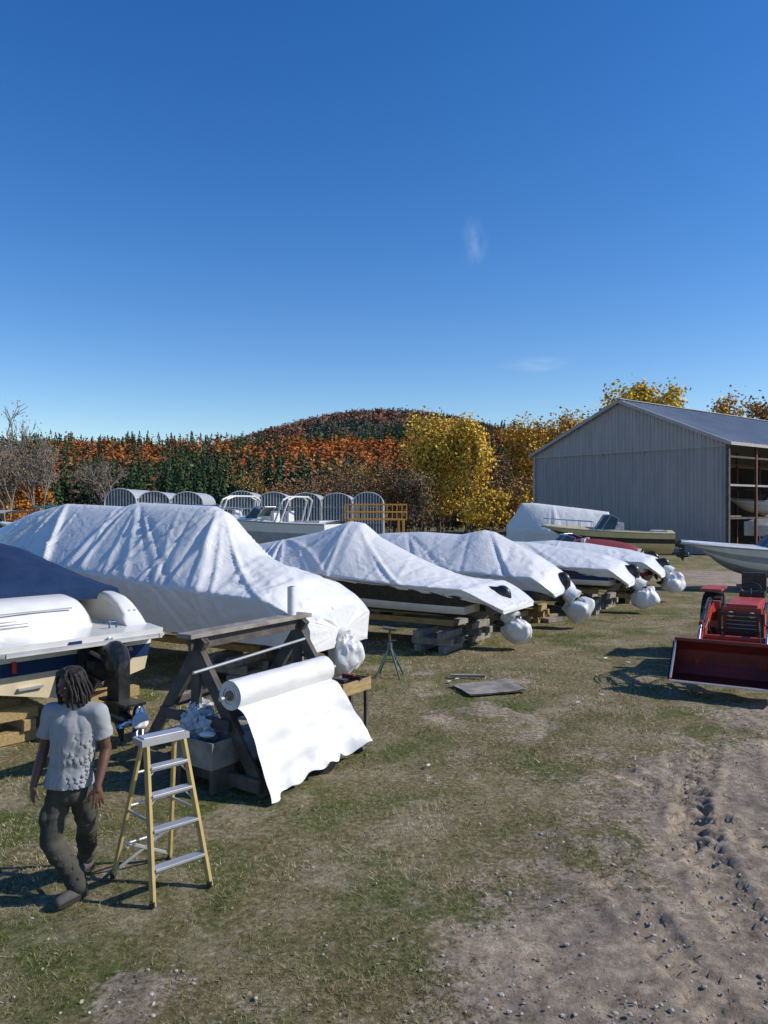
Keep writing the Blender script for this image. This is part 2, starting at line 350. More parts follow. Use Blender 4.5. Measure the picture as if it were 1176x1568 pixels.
def MIX(f,a,b_,t='MIX'):
    x=n.new('ShaderNodeMixRGB'); x.blend_type=t
    if isinstance(f,float): x.inputs[0].default_value=f
    else: l.new(f,x.inputs[0])
    l.new(a,x.inputs[1]); l.new(b_,x.inputs[2]); return x.outputs[0]
fine=NZ(18,7,.78); mid=NZ(1.1,6,.72,.3)
g1=RAMP(fine,[(.3,(.06,.05,.022)),(.5,(.20,.16,.08)),(.70,(.44,.36,.23))])
g2=RAMP(fine,[(.3,(.028,.042,.010)),(.52,(.105,.125,.034)),(.72,(.26,.25,.11))])
gm=RAMP(NZ(.5,6,.7,.4),[(.46,(0,0,0)),(.60,(1,1,1))])
grass=MIX(gm,g1,g2)
straw=RAMP(fine,[(.3,(.17,.13,.08)),(.7,(.50,.42,.29))])
sm=RAMP(mid,[(.49,(0,0,0)),(.64,(.9,.9,.9))])
grass=MIX(sm,grass,straw)
d1=RAMP(NZ(9,8,.78),[(.28,(.15,.125,.10)),(.5,(.35,.295,.235)),(.72,(.60,.53,.44))])
d2=RAMP(mid,[(.35,(.62,.61,.62)),(.60,(1.15,1.07,.97))])
dirt=MIX(1.0,d1,d2,'MULTIPLY')
aa=n.new('ShaderNodeAttribute'); aa.attribute_name='dirt'
fm=n.new('ShaderNodeMath'); fm.operation='ADD'; l.new(aa.outputs['Fac'],fm.inputs[0])
f2=n.new('ShaderNodeMapRange'); f2.inputs['To Min'].default_value=-.45; f2.inputs['To Max'].default_value=.45; f2.inputs['From Min'].default_value=.3; f2.inputs['From Max'].default_value=.7; l.new(fine,f2.inputs['Value']); l.new(f2.outputs[0],fm.inputs[1])
f3=n.new('ShaderNodeMapRange'); f3.interpolation_type='SMOOTHSTEP'; f3.inputs['From Min'].default_value=.25; f3.inputs['From Max'].default_value=.75; l.new(fm.outputs[0],f3.inputs['Value'])
col=MIX(f3.outputs[0],grass,dirt); l.new(col,b.inputs['Base Color'])
bp=n.new('ShaderNodeBump'); bp.inputs['Strength'].default_value=1.0; bp.inputs['Distance'].default_value=.035; l.new(NZ(26,7,.78),bp.inputs['Height']); l.new(bp.outputs[0],b.inputs['Normal'])
me.materials.append(m)
def gz(x,y):
    return (fbm(x*.35,y*.35,2)-.5)*.05+(fbm(x*2.3,y*2.3,3)-.5)*.03
def blades(N,y0,y1,hs_,wd,fa,fb):
    y=y0+(y1-y0)*rng.random(N)**1.3; x=(rng.random(N)-.5)*2*(y*.56+.6)
    d=dirtmask(x,y); cl=fbm(x*1.7,y*1.7,55); keep=(rng.random(N)>d*1.25)&(rng.random(N)<.08+1.9*np.clip(cl-.34,0,1))&(rng.random(N)<sst(fa[0],fa[1],y)*sst(fb[1],fb[0],y)); x=x[keep];y=y[keep];cl=cl[keep];M=len(x)
    h=hs_*(.4+rng.random(M)*.9)*(.6+cl); th=rng.random(M)*6.283; lean=rng.normal(size=(M,2))*h[:,None]*.8
    z=gz(x,y)+((fbm(x*7,y*7,4,3)-.5)*.025)*sst(22,9,y)-.004
    wv=np.stack([np.cos(th),np.sin(th),np.zeros(M)],1)*(wd*(.6+.8*rng.random(M)))[:,None]
    P=np.stack([x,y,z],1); T=P+np.concatenate([lean,h[:,None]],1)
    Vv=np.stack([P-wv,P+wv,T],1).reshape(-1,3)
    gn=fbm(x*.45,y*.45,71); k=sst(.44,.60,gn)+rng.normal(size=M)*.3
    green=np.array([.14,.165,.042]); strw=np.array([.50,.41,.25]); k=np.clip(k,0,1)[:,None]*.85
    C=(strw*(1-k)+green*k)*(.55+.7*rng.random(M))[:,None]
    return Vv,C
Va,Ca=blades(250000,3.7,12,.026,.0028,(3,3.6),(8,12)); Vb,Cb=blades(180000,7,30,.038,.006,(7.5,12),(20,30))
quads_obj('grass',np.concatenate([Va,Vb]),3,np.concatenate([Ca,Cb]),attr_mat('grass_blades'))
mb=MB(); ST=mat('stone_grey',(.28,.245,.21),(.44,.40,.34),scale=20,rough=.95)
yy_=3.8+9*rng.random(9000)**1.6; xx_=(rng.random(9000)-.5)*2*(yy_*.55); kk_=rng.random(9000)<dirtmask(xx_,yy_)+.015; xx_=xx_[kk_][:1900]; yy_=yy_[kk_][:1900]; zz_=gz(xx_,yy_)
for x,y,z in zip(xx_.tolist(),yy_.tolist(),zz_.tolist()):
    r=.004+.011*random.random()**3.4; sd=random.random()*50
    mb.sphere((x,y,z+r*.3),(r*random.uniform(.8,1.6),r*random.uniform(.8,1.6),r*.7),ST,nu=6,nv=4,fn=lambda d:1+.35*noise.noise(d*1.5+Vector((sd,0,0))),smooth=False)
mb.build('gravel')
y=4+14*rng.random(1800)**1.2; x=(rng.random(1800)-.5)*2*y*.55
P=np.stack([x,y,gz(x,y)+.02],1); Lc=np.array([[.36,.27,.14],[.24,.13,.06],[.40,.35,.25],[.18,.11,.06]])[rng.integers(0,4,1800)]
quads_obj('fallen_leaves',leafquads(P,.012+.02*rng.random(1800)),4,Lc,attr_mat('leaf_litter'))
mb=MB(); PAP=mat('paper_scrap',(.7,.69,.66),(.6,.6,.58))
for (x,y) in [(2.9,11.5),(0.5,8.7),(4.6,14.5),(4.3,14.9),(2.2,9.3),(3.4,12.0),(1.1,12.9),(1.25,13.1)]:
    s=random.uniform(.02,.045); a=random.random()*3
    mb.grid([[(x+math.cos(a)*i*s-math.sin(a)*j*s*.6,y+math.sin(a)*i*s+math.cos(a)*j*s*.6,.035+.02*random.random()) for j in(-1,0,1)] for i in(-1,0,1)],PAP,smooth=False)
mb.build('paper_scraps')
# ------------------------------------------------------------------ hills
def hillh(x,y):
    ridge=25.5+2.5*np.sin(x/70+1)+1.5*np.sin(x/31)
    a=sst(125,345,y)*ridge*sst(620,260,y)
    mtn=143*np.exp(-((x-5)/350.)**2)*np.exp(-((y-1200)/400.)**2)
    return a+np.where(y>430,mtn*sst(430,700,y),0)
hx=np.linspace(-1100,1100,160); hy=np.concatenate([np.linspace(118,420,70),np.linspace(430,1700,90)])
HX,HY=np.meshgrid(hx,hy); HZ=hillh(HX,HY)-.6+ (fbm(HX/25,HY/25,7)-.5)*3*sst(125,160,HY)
mb=MB(); HM=mat('hill_ground',(.06,.05,.03),(.045,.045,.02),scale=.02,rough=1)
mb.grid([[ (HX[i,j],HY[i,j],HZ[i,j]) for j in range(160)] for i in range(len(hy))],HM); mb.build('hills')
PAL=dict(org=(.42,.14,.030),red=(.27,.07,.028),brn=(.16,.10,.065),yel=(.42,.27,.05),grn=(.042,.072,.032),olv=(.11,.12,.05),rst=(.27,.12,.045))
def forest(name,pts,kinds,hts,nq,qs,var=.3):
    Vs=[];Cs=[]
    for (x,y,z),kd,h in zip(pts,kinds,hts):
        c=np.array(PAL[kd])
        if kd=='grn':
            k=int(nq*.9); t=rng.random(k)**.8; r=(1-t)*h*.21+.1; th=rng.random(k)*6.283
            rr=r*np.sqrt(rng.random(k)); nn=np.stack([np.cos(th),np.sin(th),np.full(k,.5)],1)
            P=np.stack([x+rr*np.cos(th),y+rr*np.sin(th),z+h*(.12+.9*t)],1); sz=qs*(.45+.75*(1-t))
        else:
            d=rng.normal(size=(nq,3)); d/=np.linalg.norm(d,axis=1)[:,None]; rr=rng.random(nq)**.35
            lob=1+.3*np.sin(d[:,0]*5+x)+.25*np.sin(d[:,2]*6+y)
            P=np.array([x,y,z+h*.58])+d*(rr*lob)[:,None]*np.array([h*.33,h*.33,h*.42]); sz=qs*(.6+.7*rng.random(nq)); k=nq; nn=d+np.array([0,0,.25])
        Vs.append(leafquads(P,sz,nn,.35)); v=rng.uniform(.75,1.25)
        Cs.append(c*v*(1-var+2*var*rng.random((k,1)))*(1+rng.normal(size=(k,3))*.05))
    return quads_obj(name,np.concatenate(Vs),4,np.clip(np.concatenate(Cs),.003,.9),attr_mat('foliage'))
NT=5400
y=rng.uniform(128,375,NT); x=rng.uniform(-.72,.42,NT)*y; n1=fbm(x/22+9,y/26,12); zz=hillh(x,y)-.8; kd=[];ht=[]
for i in range(NT):
    n2=random.random(); yy=y[i]; up_=(yy-185)/100
    if yy>290: k='grn' if n2<.85 else random.choice(['brn','rst','olv'])
    elif yy<175 and x[i]<-18: k='grn' if n2<.82 else random.choice(['brn','rst'])
    elif yy<175: k=random.choice(['brn','brn','rst','olv','grn','grn'])
    elif n1[i]+.05*(up_-.5)+(.03 if x[i]>-90 else -.01)>.535: k=random.choice(['org','org','rst','red','org','rst'])
    elif n1[i]>.47: k=random.choice(['rst','brn','olv','grn','grn','rst'])
    else: k='grn' if n2<.8 else random.choice(['brn','olv','rst'])
    kd.append(k); ht.append(random.uniform(6.5,11)*(1.15 if k=='grn' else 1))
forest('hillside_forest',list(zip(x,y,zz)),kd,ht,115,1.0)
NT=5600
y=rng.uniform(620,1230,NT); x=rng.uniform(-.33,.45,NT)*y; n1=fbm(x/70,y/70,22); zz=hillh(x,y)-1.5; kd=[];ht=[]
for i in range(NT):
    k=random.choice(['rst','brn','rst','brn','red','rst']) if n1[i]>.46 else random.choice(['grn','brn','grn','grn','olv'])
    kd.append(k); ht.append(random.uniform(10,14))
PAL_HAZE={k:tuple(.80*a+b_ for a,b_ in zip(c,(.026,.032,.044))) for k,c in PAL.items()}; P0=PAL; PAL=PAL_HAZE  # distance haze painted into the mountain tree colours: muted, shifted bluish
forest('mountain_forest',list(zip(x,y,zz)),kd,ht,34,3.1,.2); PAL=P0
# ------------------------------------------------------------------ trees
BARK=mat('bark',(.10,.085,.07),(.17,.15,.13),scale=8,rough=.95)
BARK2=mat('bark_grey',(.17,.14,.12),(.25,.21,.18),scale=8,rough=.95)
def tree(name,loc,H,Rr,pal,nl=5000,ls=.28,bare=False,base=.25,depth=4,multi=1,seed=0,flat=1.0,low=.16,fill=.45):
    rd=random.Random(seed); mb=MB(); ends=[]; BK=BARK2 if bare else BARK; fr_=.74 if bare else .55
    def br(p,d,L,r,k):
        mid=p+d*L*.5+Vector((rd.uniform(-1,1),rd.uniform(-1,1),rd.uniform(-.2,.5)))*L*.07; e=p+d*L+Vector((0,0,L*.04))
        mb.cyl(p,mid,r,BK,r2=r*.8,n=5 if k>1 else 3,caps=False); mb.cyl(mid,e,r*.8,BK,r2=r*.58,n=5 if k>1 else 3,caps=False)
        if k<=2: ends.append((e,k)); ends.append((mid,k))
        if k==0: return
        for _ in range(rd.choice([2,3,3]) if not bare else 3):
            a=rd.uniform(0,6.28); tilt=rd.uniform(.3,.85)
            o=d.orthogonal().normalized(); o.rotate(Matrix.Rotation(a,3,d))
            nd=(d*math.cos(tilt)+o*math.sin(tilt)*flat+Vector((0,0,.12))).normalized()
            br(e if rd.random()<.7 else mid,nd,L*rd.uniform(.6,.82),r*fr_,k-1)
    for q in range(multi):
        off=Vector((rd.uniform(-1,1),rd.uniform(-1,1),0))*(.5 if multi>1 else 0)
        d=Vector((off.x*.25+rd.uniform(-.08,.08),off.y*.25+rd.uniform(-.08,.08),1)).normalized()
        p=Vector((0,0,-.2))+off
        t0=H*base*(1 if q==0 else rd.uniform(.5,1)); mb.cyl(p,p+d*t0,H*.018/multi**.4,BK,r2=H*.014/multi**.4,n=7,caps=False)
        br(p+d*t0,d,H*.24*(1 if q==0 else rd.uniform(.55,.9)),H*.014/multi**.4,depth)
    E=np.array([list(e) for e,k in ends]); mx=E[:,2].max()
    sc=H*.97/mx; sr=Rr/np.percentile(np.hypot(E[:,0],E[:,1]),92)
    mb.v=[(v[0]*sr,v[1]*sr,v[2]*sc) for v in mb.v]
    o=mb.build(name,loc)
    E=E*np.array([sr,sr,sc])
    if nl:
        if not bare:
            ne=int(len(E)*fill); t=rng.random(ne)**.9; rr=Rr*np.sin(np.pi*np.clip(t*.80+.16,0,1))**.8*np.sqrt(rng.random(ne))*(.75+.5*rng.random(ne)); th=rng.random(ne)*6.283
            E=np.concatenate([E,np.stack([rr*np.cos(th),rr*np.sin(th),H*(low+(.93-low)*t)],1)])
        sel=rng.integers(0,len(E),nl); nc=len(E); cj=rng.random(nc)
        dl=rng.normal(size=(nl,3))*np.array([.045,.045,.04])*min(H,14)
        P=E[sel]+dl
        keep=(vn(P[:,0]*.9+seed,P[:,2]*.9+P[:,1]*.5,seed)>.2)&(P[:,2]>.1); P=P[keep]; sel=sel[keep]; dl=dl[keep]
        ctr=np.array([0,0,H*.55]); nn=(P-ctr)/(np.linalg.norm(P-ctr,axis=1)[:,None]+.01)*.6+dl/(np.linalg.norm(dl,axis=1)[:,None]+.01)*.7
        pal=np.array(pal); C=pal[(cj[sel]*len(pal)).astype(int)]*(.65+.7*rng.random((len(P),1)))
        quads_obj(name+'_foliage',leafquads(P,ls*(.6+.8*rng.random(len(P))),nn,.6),4,C,attr_mat('foliage'),parent=o)
    return o
Yl=[(.66,.42,.06),(.58,.36,.05),(.48,.33,.06),(.70,.48,.09)]
Or=[(.52,.30,.06),(.48,.24,.05),(.38,.23,.07)]
Br=[(.24,.14,.07),(.19,.125,.07),(.28,.14,.06)]
Tn=[(.26,.20,.13),(.20,.15,.10)]
tree('yellow_maple_tree',(6.0,82,0),13.3,3.1,Yl,10000,.28,seed=3,multi=4,base=.08)
tree('yellow_maple_tree',(8.9,80,0),12.6,2.3,Yl,8500,.28,seed=4,base=.08,multi=3)
tree('yellow_maple_tree',(10.6,76,0),4.8,3.4,Yl,4500,.26,seed=5,base=.1,multi=3)
tree('golden_poplar_tree',(30.0,90,0),18.0,4.2,[(.66,.44,.05),(.58,.40,.06)],15000,.40,seed=6,base=.12,multi=3,fill=1.2)
tree('orange_tree',(17,86,0),13.4,2.9,Or+Yl[:2],8000,.30,seed=8,base=.1,multi=3)
tree('orange_tree',(20.8,88,0),13.9,2.9,Or+Yl[:2],8000,.30,seed=9,base=.1,multi=3)
tree('orange_tree',(24,92,0),14.0,2.8,Or+Yl[:1],6500,.30,seed=19,base=.1,multi=2)
tree('orange_tree',(41.0,92,0),16.6,3.4,Or+Yl[:1],9500,.36,seed=10,base=.1,multi=3,fill=1)
tree('orange_tree',(46.5,94,0),16.4,3.8,Or+Br,9500,.36,seed=11,base=.1,multi=3,fill=1)
tree('orange_tree',(16.4,70,0),5.2,2.3,Or+Br,2500,.25,seed=12,base=.1,multi=2)
tree('orange_tree',(-31,66,0),5.0,2.6,[(.42,.14,.03),(.45,.2,.03)],3600,.25,seed=13,base=.1,multi=2)
for i,(x,y,h,r) in enumerate([(-32.6,70,12.9,3.6),(-29.0,66,10.8,3.2),(-36,76,10.5,3),(-26.0,72,8.0,2.8),(-31,63,8.4,2.6)]):
    tree('bare_tree',(x,y,0),h,r,Tn,1400,.14,bare=True,depth=5,seed=30+i,base=.1,multi=2)
for i,(x,y,h,r) in enumerate([(-11,84,6.2,2.6),(-7.5,88,7.2,2.6),(-2.5,86,8.3,2.9),(1,80,7.3,2.6),(3.2,78,7,2.3),(-16,96,8,3),(-5,92,9,3),(12.5,84,8.5,2.6),(14,78,7,2.6),(0,94,9.6,3),(-3.5,80,6.5,2.6)]):
    tree('autumn_tree',(x,y,0),h,r,[Br,Tn+Br,Or+Br][i%3],2600,.20,depth=4,seed=50+i,base=.08,multi=3)
pts=[];kd=[];ht=[]
for _ in range(420):
    x=random.uniform(-52,24); y=random.uniform(84,112); pts.append((x,y,-.5)); kd.append(random.choice(['brn','brn','brn','olv'])); ht.append(random.uniform(2.2,4.6))
forest('brush_thicket',pts,kd,ht,120,.32,.22)
pts=[];kd=[];ht=[]
for _ in range(90):
    x=random.uniform(-66,-20); y=random.uniform(114,132); pts.append((x,y,-.5)); kd.append('grn'); ht.append(random.uniform(7,10.5))
forest('conifer_stand',pts,kd,ht,420,.7)
# ------------------------------------------------------------------ metal shed
W=15.4; DEP=45; EH=7.15; RH=10.45
mb=MB()
SID=mat('corrugated_siding',(.36,.325,.315),(.29,.265,.26),scale=.9,rough=.6,stretch=(3,1,.35))
SID2=mat('corrugated_siding_light',(.41,.37,.355),(.34,.31,.30),scale=.9,rough=.6,stretch=(3,1,.35))
ROOF=mat('metal_roof',(.42,.43,.44),(.34,.35,.36),scale=.7,rough=.45,metal=.3)
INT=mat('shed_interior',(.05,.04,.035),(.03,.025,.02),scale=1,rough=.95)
def roofz(x): return EH+(RH-EH)*(1-abs(x-W/2)/(W/2))
pr=[];x=0.;st=.28
while x<W-.01:
    for dx,dy in((0,0),(.17,0),(.20,-.05),(.25,-.05)):
        if x+dx<=W: pr.append((x+dx,dy))
    x+=st
pr.append((W,0))
mb.grid([[(a,b_,0) for a,b_ in pr],[(a,b_,EH-.3) for a,b_ in pr]],SID,smooth=False)
mb.grid([[(a,b_-.04,EH-.3) for a,b_ in pr],[(a,b_-.04,roofz(a)-.02) for a,b_ in pr]],SID2,smooth=False)
mb.box((W/2,-.09,EH-.3),(W+.1,.05,.10),SID2)
for q in(.18,.40,.62,.83): mb.box((W*q,-.11,EH-.42),(.12,.06,.16),SID)
mb.box((-.02,-.06,EH/2-.05),(.16,.16,EH-.1),SID2); mb.box((W+.06,-.06,EH/2-.05),(.2,.2,EH-.1),WOODD)
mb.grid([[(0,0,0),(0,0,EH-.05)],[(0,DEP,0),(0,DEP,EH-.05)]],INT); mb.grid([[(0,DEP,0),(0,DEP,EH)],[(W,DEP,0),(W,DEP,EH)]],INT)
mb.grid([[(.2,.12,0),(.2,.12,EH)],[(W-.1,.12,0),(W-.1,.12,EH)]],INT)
for sgn in(0,1):
    xa=-.35 if sgn==0 else W+.35; za=EH-(RH-EH)*.35/(W/2)
    yy=-.35; rows0=[];rows1=[]
    while yy<DEP+.3:
        for dy,dz in((0,0),(.40,0),(.44,.05),(.52,.05)):
            rows0.append((xa,yy+dy,za+dz+.06)); rows1.append((W/2,yy+dy,RH+dz+.06))
        yy+=.56
    mb.grid([rows0,rows1],ROOF,smooth=False)
    mb.beam((xa,-.36,za-.04),(W/2,-.36,RH-.04),.05,.22,SID2)
mb.beam((W/2,-.37,RH+.12),(W/2,DEP+.3,RH+.12),.4,.04,ROOF)
mb.beam((W+.36,-.3,EH-.18),(W+.36,DEP,EH-.18),.05,.2,SID2)
RUST=mat('rack_steel',(.16,.05,.035),(.07,.04,.035),rough=.7)
for i in range(12):
    yy=.3+i*3.6
    mb.box((W-.1,yy,EH/2),(.16,.16,EH),RUST if i%2 else GREYP)
    mb.box((W-5,yy,EH/2),(.14,.14,EH),RUST)
    for z in(2.3,4.4): mb.beam((W-.1,yy,z),(W-5,yy,z),.1,.14,RUST)
for z in(2.3,4.4,6.2):
    mb.beam((W-.12,.4,z),(W-.12,DEP-1,z),.08,.12,WOODD if z!=4.4 else GREYP); mb.beam((W-5,.3,z),(W-5,DEP-1,z),.08,.12,RUST)
mb.box((W-1.6,1.6,2.42),(2.4,2,.06),WOODG)
mb.build('storage_shed',(11.8,60,0),math.atan2(-12,9.6))
# ------------------------------------------------------------------ boats
def hb(t,B): return max(.02,B/2*(.94+.06*min(1,t/.3))*(1-max(0,(t-.38)/.62)**2.4))
def hull(mb,L,B,z0,zs0,zs1,mats,n=26,x0=0):
    rows=[]
    for i in range(n+1):
        t=i/n; b=hb(t,B); s=zs0+(zs1-zs0)*t**1.6; k=z0+(s-z0-.12)*max(0,(t-.5)/.5)**2.4
        bc=b*(.88-.3*t**3); fr=[0,.30,.52,.74,1]
        half=[]
        for q,a in enumerate(fr):
            if q==0: p=(0,k)
            else:
                g=(a-.30)/.70; p=(bc+(b-bc)*g,k+(s-k)*a)
            rake=.10*L*t**4*(1-a)
            half.append((x0+t*L-rake,p[0],p[1]))
        row=[(x,-y,z) for x,y,z in half[::-1]]+half[1:]
        rows.append(row)
    mm=[mats[3],mats[2],mats[1],mats[0],mats[0],mats[1],mats[2],mats[3]]
    mb.grid(rows,mats[0],mfun=lambda i,j:mm[j])
    r=rows[0]
    for j in range(4):
        mb.add([r[j],r[j+1],r[7-j],r[8-j]],[(0,1,2,3)],mm[j])
    rr=[rw[0] for rw in rows]; mb.tube([(x,y,z) for x,y,z in rr],.03,mats[4]); mb.tube([(x,-y,z) for x,y,z in rr],.03,mats[4])
    return lambda t:(hb(t,B),zs0+(zs1-zs0)*t**1.6)
def deck(mb,L,B,sf,m,mi,ck=(.06,.55),d=.5,x0=0):
    rows=[];n=24
    fr=[-1,-.84,-.80,0,.80,.84,1]
    for i in range(n+1):
        t=i/n; b,s=sf(t); c=ck[0]<t<ck[1]
        if c: dz=[0,.05,-d,-d,-d,.05,0]
        else: dz=[0,.06,.07,.14,.07,.06,0]
        rows.append([(x0+t*L,f*b,s+q) for f,q in zip(fr,dz)])
    mb.grid(rows,m,smooth=False,mfun=lambda i,j:(mi if j in(2,3) and ck[0]<i/n<ck[1] else m))
def windshield(mb,x,hw,z,h,m=GLASS,fr=CHR,sweep=.7,rake=.45):
    lo=[(x-sweep*1.3,-hw,z),(x-sweep*.4,-hw*.92,z),(x,-hw*.45,z),(x+.06,0,z),(x,hw*.45,z),(x-sweep*.4,hw*.92,z),(x-sweep*1.3,hw,z)]
    hi=[(a-rake*(.4 if i in(0,6) else 1),b*.93,c+h*(.75 if i in(0,6) else 1)) for i,(a,b,c) in enumerate(lo)]
    mb.grid([lo,hi],m,smooth=False); mb.tube(hi,.022,fr); mb.tube(lo,.018,fr)
    for a,b in zip(lo,hi): mb.cyl(a,b,.014,fr,n=5)
def outdrive(mb,x,z,y=0,m=BLK,s=1.0):
    mb.box((x-.06*s,y,z),(.14*s,.42*s,.5*s),m)
    mb.cyl((x-.1*s,y,z+.12*s),(x-.5*s,y,z+.16*s),.15*s,m,r2=.11*s,n=10)
    mb.sphere((x-.42*s,y,z+.1*s),(.2*s,.13*s,.2*s),m)
    mb.box((x-.48*s,y,z-.2*s),(.24*s,.13*s,.55*s),m)
    mb.box((x-.55*s,y,z-.32*s),(.55*s,.24*s,.025*s),m)
    mb.sphere((x-.5*s,y,z-.5*s),(.3*s,.08*s,.08*s),m)
    mb.add([(x-.35*s,y-.012,z-.5*s),(x-.6*s,y-.012,z-.5*s),(x-.55*s,y-.012,z-.78*s),(x-.35*s,y+.012,z-.5*s),(x-.6*s,y+.012,z-.5*s),(x-.55*s,y+.012,z-.78*s)],[(0,1,2),(5,4,3),(0,3,4,1),(1,4,5,2),(2,5,3,0)],m)
    for a in range(3):
        t=a*2.09; c=Vector((x-.8*s,y+math.cos(t)*.1*s,z-.5*s+math.sin(t)*.1*s))
        mb.sphere(c,(.03*s,.04*s+.07*s*abs(math.cos(t)),.04*s+.07*s*abs(math.sin(t))),CHR if m is BLK else m,nu=8,nv=6)
    mb.cyl((x-.7*s,y,z-.5*s),(x-.88*s,y,z-.5*s),.06*s,m,r2=.04*s,n=8)
    for q in(-1,1): mb.tube([(x-.02,y+.16*s*q,z-.05*s),(x-.45*s,y+.15*s*q,z-.12*s)],.022*s,CHR)
def bag(mb,c,r,m=WRAP,seed=0):
    mb.sphere(c,r,m,nu=48,nv=32,fn=lambda d:1+.34*noise.noise(d*1.1+Vector((seed,0,0)))-.16*d.z+.12*noise.noise(Vector((d.x*3,d.y*3,d.z*1.2))+Vector((seed,4,0)))+.06*(1-abs(noise.noise(Vector((d.x*5,d.y*5,d.z*1.2))+Vector((seed,4,0))))*3)*max(0,d.z+.6))
    mb.cyl((c[0]+.05,c[1],c[2]+r[2]*.75),(c[0]+.28,c[1],c[2]+r[2]*1.25),r[0]*.62,m,r2=r[0]*.5,n=14)
def crib(name,x,y,rz,n=3,w=.9,gap=.55,m=WOODY,h=.14):
    mb=MB()
    for k in range(n):
        for q in(-1,1):
            j=random.uniform(-.02,.02)
            if k%2==0: mb.box((q*gap/2+j,0,h/2+k*(h+.002)),(h*1.1,w,h),m)
            else: mb.box((0,q*gap/2+j,h/2+k*(h+.002)),(w,h*1.1,h),m)
    return mb.build(name,(x,y,0),rz,bevel=.008)
def wrapped(name,ox,oy,hd,L,B,z0,zs0,zs1,ridge,hem,mats,seed,tail=.55,wr=.03,bagc=None,shoulder=1.1,hemv=.05,nx=150,ns=80,fans=()):
    mb=MB(); sf=hull(mb,L,B,z0,zs0,zs1,mats)
    rx=[a for a,_ in ridge]; rz_=[b for _,b in ridge]; rf=random.Random(seed); CR=[]
    for xp in fans:
        for sgn in(-1,1):
            for i in range(9):
                CR.append((sgn,xp+rf.uniform(-.12,.12),xp+rf.uniform(-2.2,2.2),rf.uniform(.020,.050),rf.uniform(.4,1.1)*rf.choice([1,1,-1])))
    for i in range(int(L*3.6)):
        x0=rf.uniform(0,L); CR.append((rf.choice([-1,1]),x0,x0+rf.uniform(-.9,.9),rf.uniform(.02,.05),rf.uniform(.15,.55)*rf.choice([1,-1])))
    rows=[]; kc=math.sqrt(.006); N3=noise.noise
    for i in range(nx+1):
        x=-tail+(L+tail+.12)*(i/nx); t=min(max(x/L,0),1)
        if x>L*.9: b=hb(min(t,.985),B)+.05
        else: b=hb(t,B)+.05
        if x>L: b=.06
        s=sf(t)[1]+.02
        if x<0: q=-x/tail; b*=(1-.22*q**2); s=s-.3*q-.1*q*q
        zr=float(np.interp(x,rx,rz_)); zr=max(zr,s+.02)
        hz=hem(t)+hemv*N3(Vector((x*2.5,seed,0)))
        if x<0: hz-=.12*(-x/tail)
        hz=min(hz,s-.08)
        row=[]
        for j in range(ns+1):
            q=-1+2*j/ns; a=abs(q); sg=1 if q>=0 else -1
            if a<.6:
                k=a/.6; y=b*k; kk=max(0.0,(math.sqrt(k*k+.006)-kc)/(math.sqrt(1.006)-kc))
                z=zr+(s-zr)*(kk**shoulder)
                g=k*(1-k)*4; kr=k
            else:
                k=(a-.6)/.4; y=b*(1-.09*k) ; z=s+(hz-s)*k; g=.45; kr=1+k*.5
            lo=N3(Vector((x*.6,q*1.0,seed+20)))
            dsp=wr*1.3*lo*g-.02*g
            for (cs,xa,xb,cw,am) in CR:
                if cs==sg:
                    dx=x-(xa+(xb-xa)*kr)
                    if -.25<dx<.25: dsp+=wr*am*math.exp(-(dx/(cw*(1+kr*.8)))**2)*min(1,kr*2.2)*(1 if kr<1 else max(0,1.6-kr*.8))
            if x<.22*L:
                e_=1-x/(.22*L); dsp+=wr*.7*e_*((1-abs(N3(Vector((x*2.5+q*1.5,q*5.5,seed+30)))*2.5))+.6*N3(Vector((x*7,q*9,seed+3))))*(.4+g)
            y2=y+dsp*.8; z2=z+dsp*.75*(1 if a<.6 else .1)
            row.append((x+(.5*dsp if x<0 else 0),sg*y2,z2))
        rows.append(row)
    mb.grid(rows,WRAP)
    r=rows[0]; c=(r[ns//2][0]-.03,0,(r[ns//2][2]+r[0][2])/2)
    o=len(r); mb.add(r+[c],[(j+1,j,o) for j in range(ns)]+[(0,ns,o)],WRAP,True)
    mb.tube([rw[0] for rw in rows[::4]],.012,WRAP); mb.tube([rw[-1] for rw in rows[::4]],.012,WRAP)
    if bagc:
        for c,rr in bagc: bag(mb,c,rr,seed=seed+c[0])
        outdrive(mb,0,z0+.45)
    for q in(-1,1): mb.box((L*.42,q*B*.27,z0-.02),(L*.72,.12,.12),WOODY)
    return mb.build(name,(ox,oy,0),hd)
H=R(150)
wrapped('shrink_wrapped_cabin_boat',-1.38,13.5,R(150),8.9,2.45,.55,1.45,2.30,
  [(-.75,.95),(-.45,1.40),(-.1,1.72),(.4,1.90),(1.0,2.08),(1.35,2.35),(1.8,2.86),(2.1,2.98),(4.1,3.06),(4.5,2.98),(6.3,3.04),(7.4,2.86),(8.3,2.6),(9.1,2.35)],
  lambda t:.72+.50*t**1.5,(WRAPB,WRAPB,WRAPB,WRAPB,WRAP),11,tail=.75,wr=.048,shoulder=1.35,nx=260,ns=110,fans=(1.9,4.1,6.3),bagc=[((-.85,0,.50),(.27,.23,.32))])
wrapped('shrink_wrapped_runabout',2.12,16.35,R(150),6.9,2.4,.58,1.30,1.80,
  [(-.7,.96),(-.3,1.22),(.5,1.46),(1.6,1.85),(2.6,2.30),(3.0,2.60),(3.35,2.64),(4.2,2.38),(5.4,2.15),(6.5,1.98),(7.0,1.84)],
  lambda t:1.12+.45*t,(BLK,GEL,BLK,BLK,GREYP),21,tail=.8,wr=.038,shoulder=1.3,nx=200,ns=90,fans=(3.2,5.4),bagc=[((-.75,0,.42),(.32,.24,.26))])
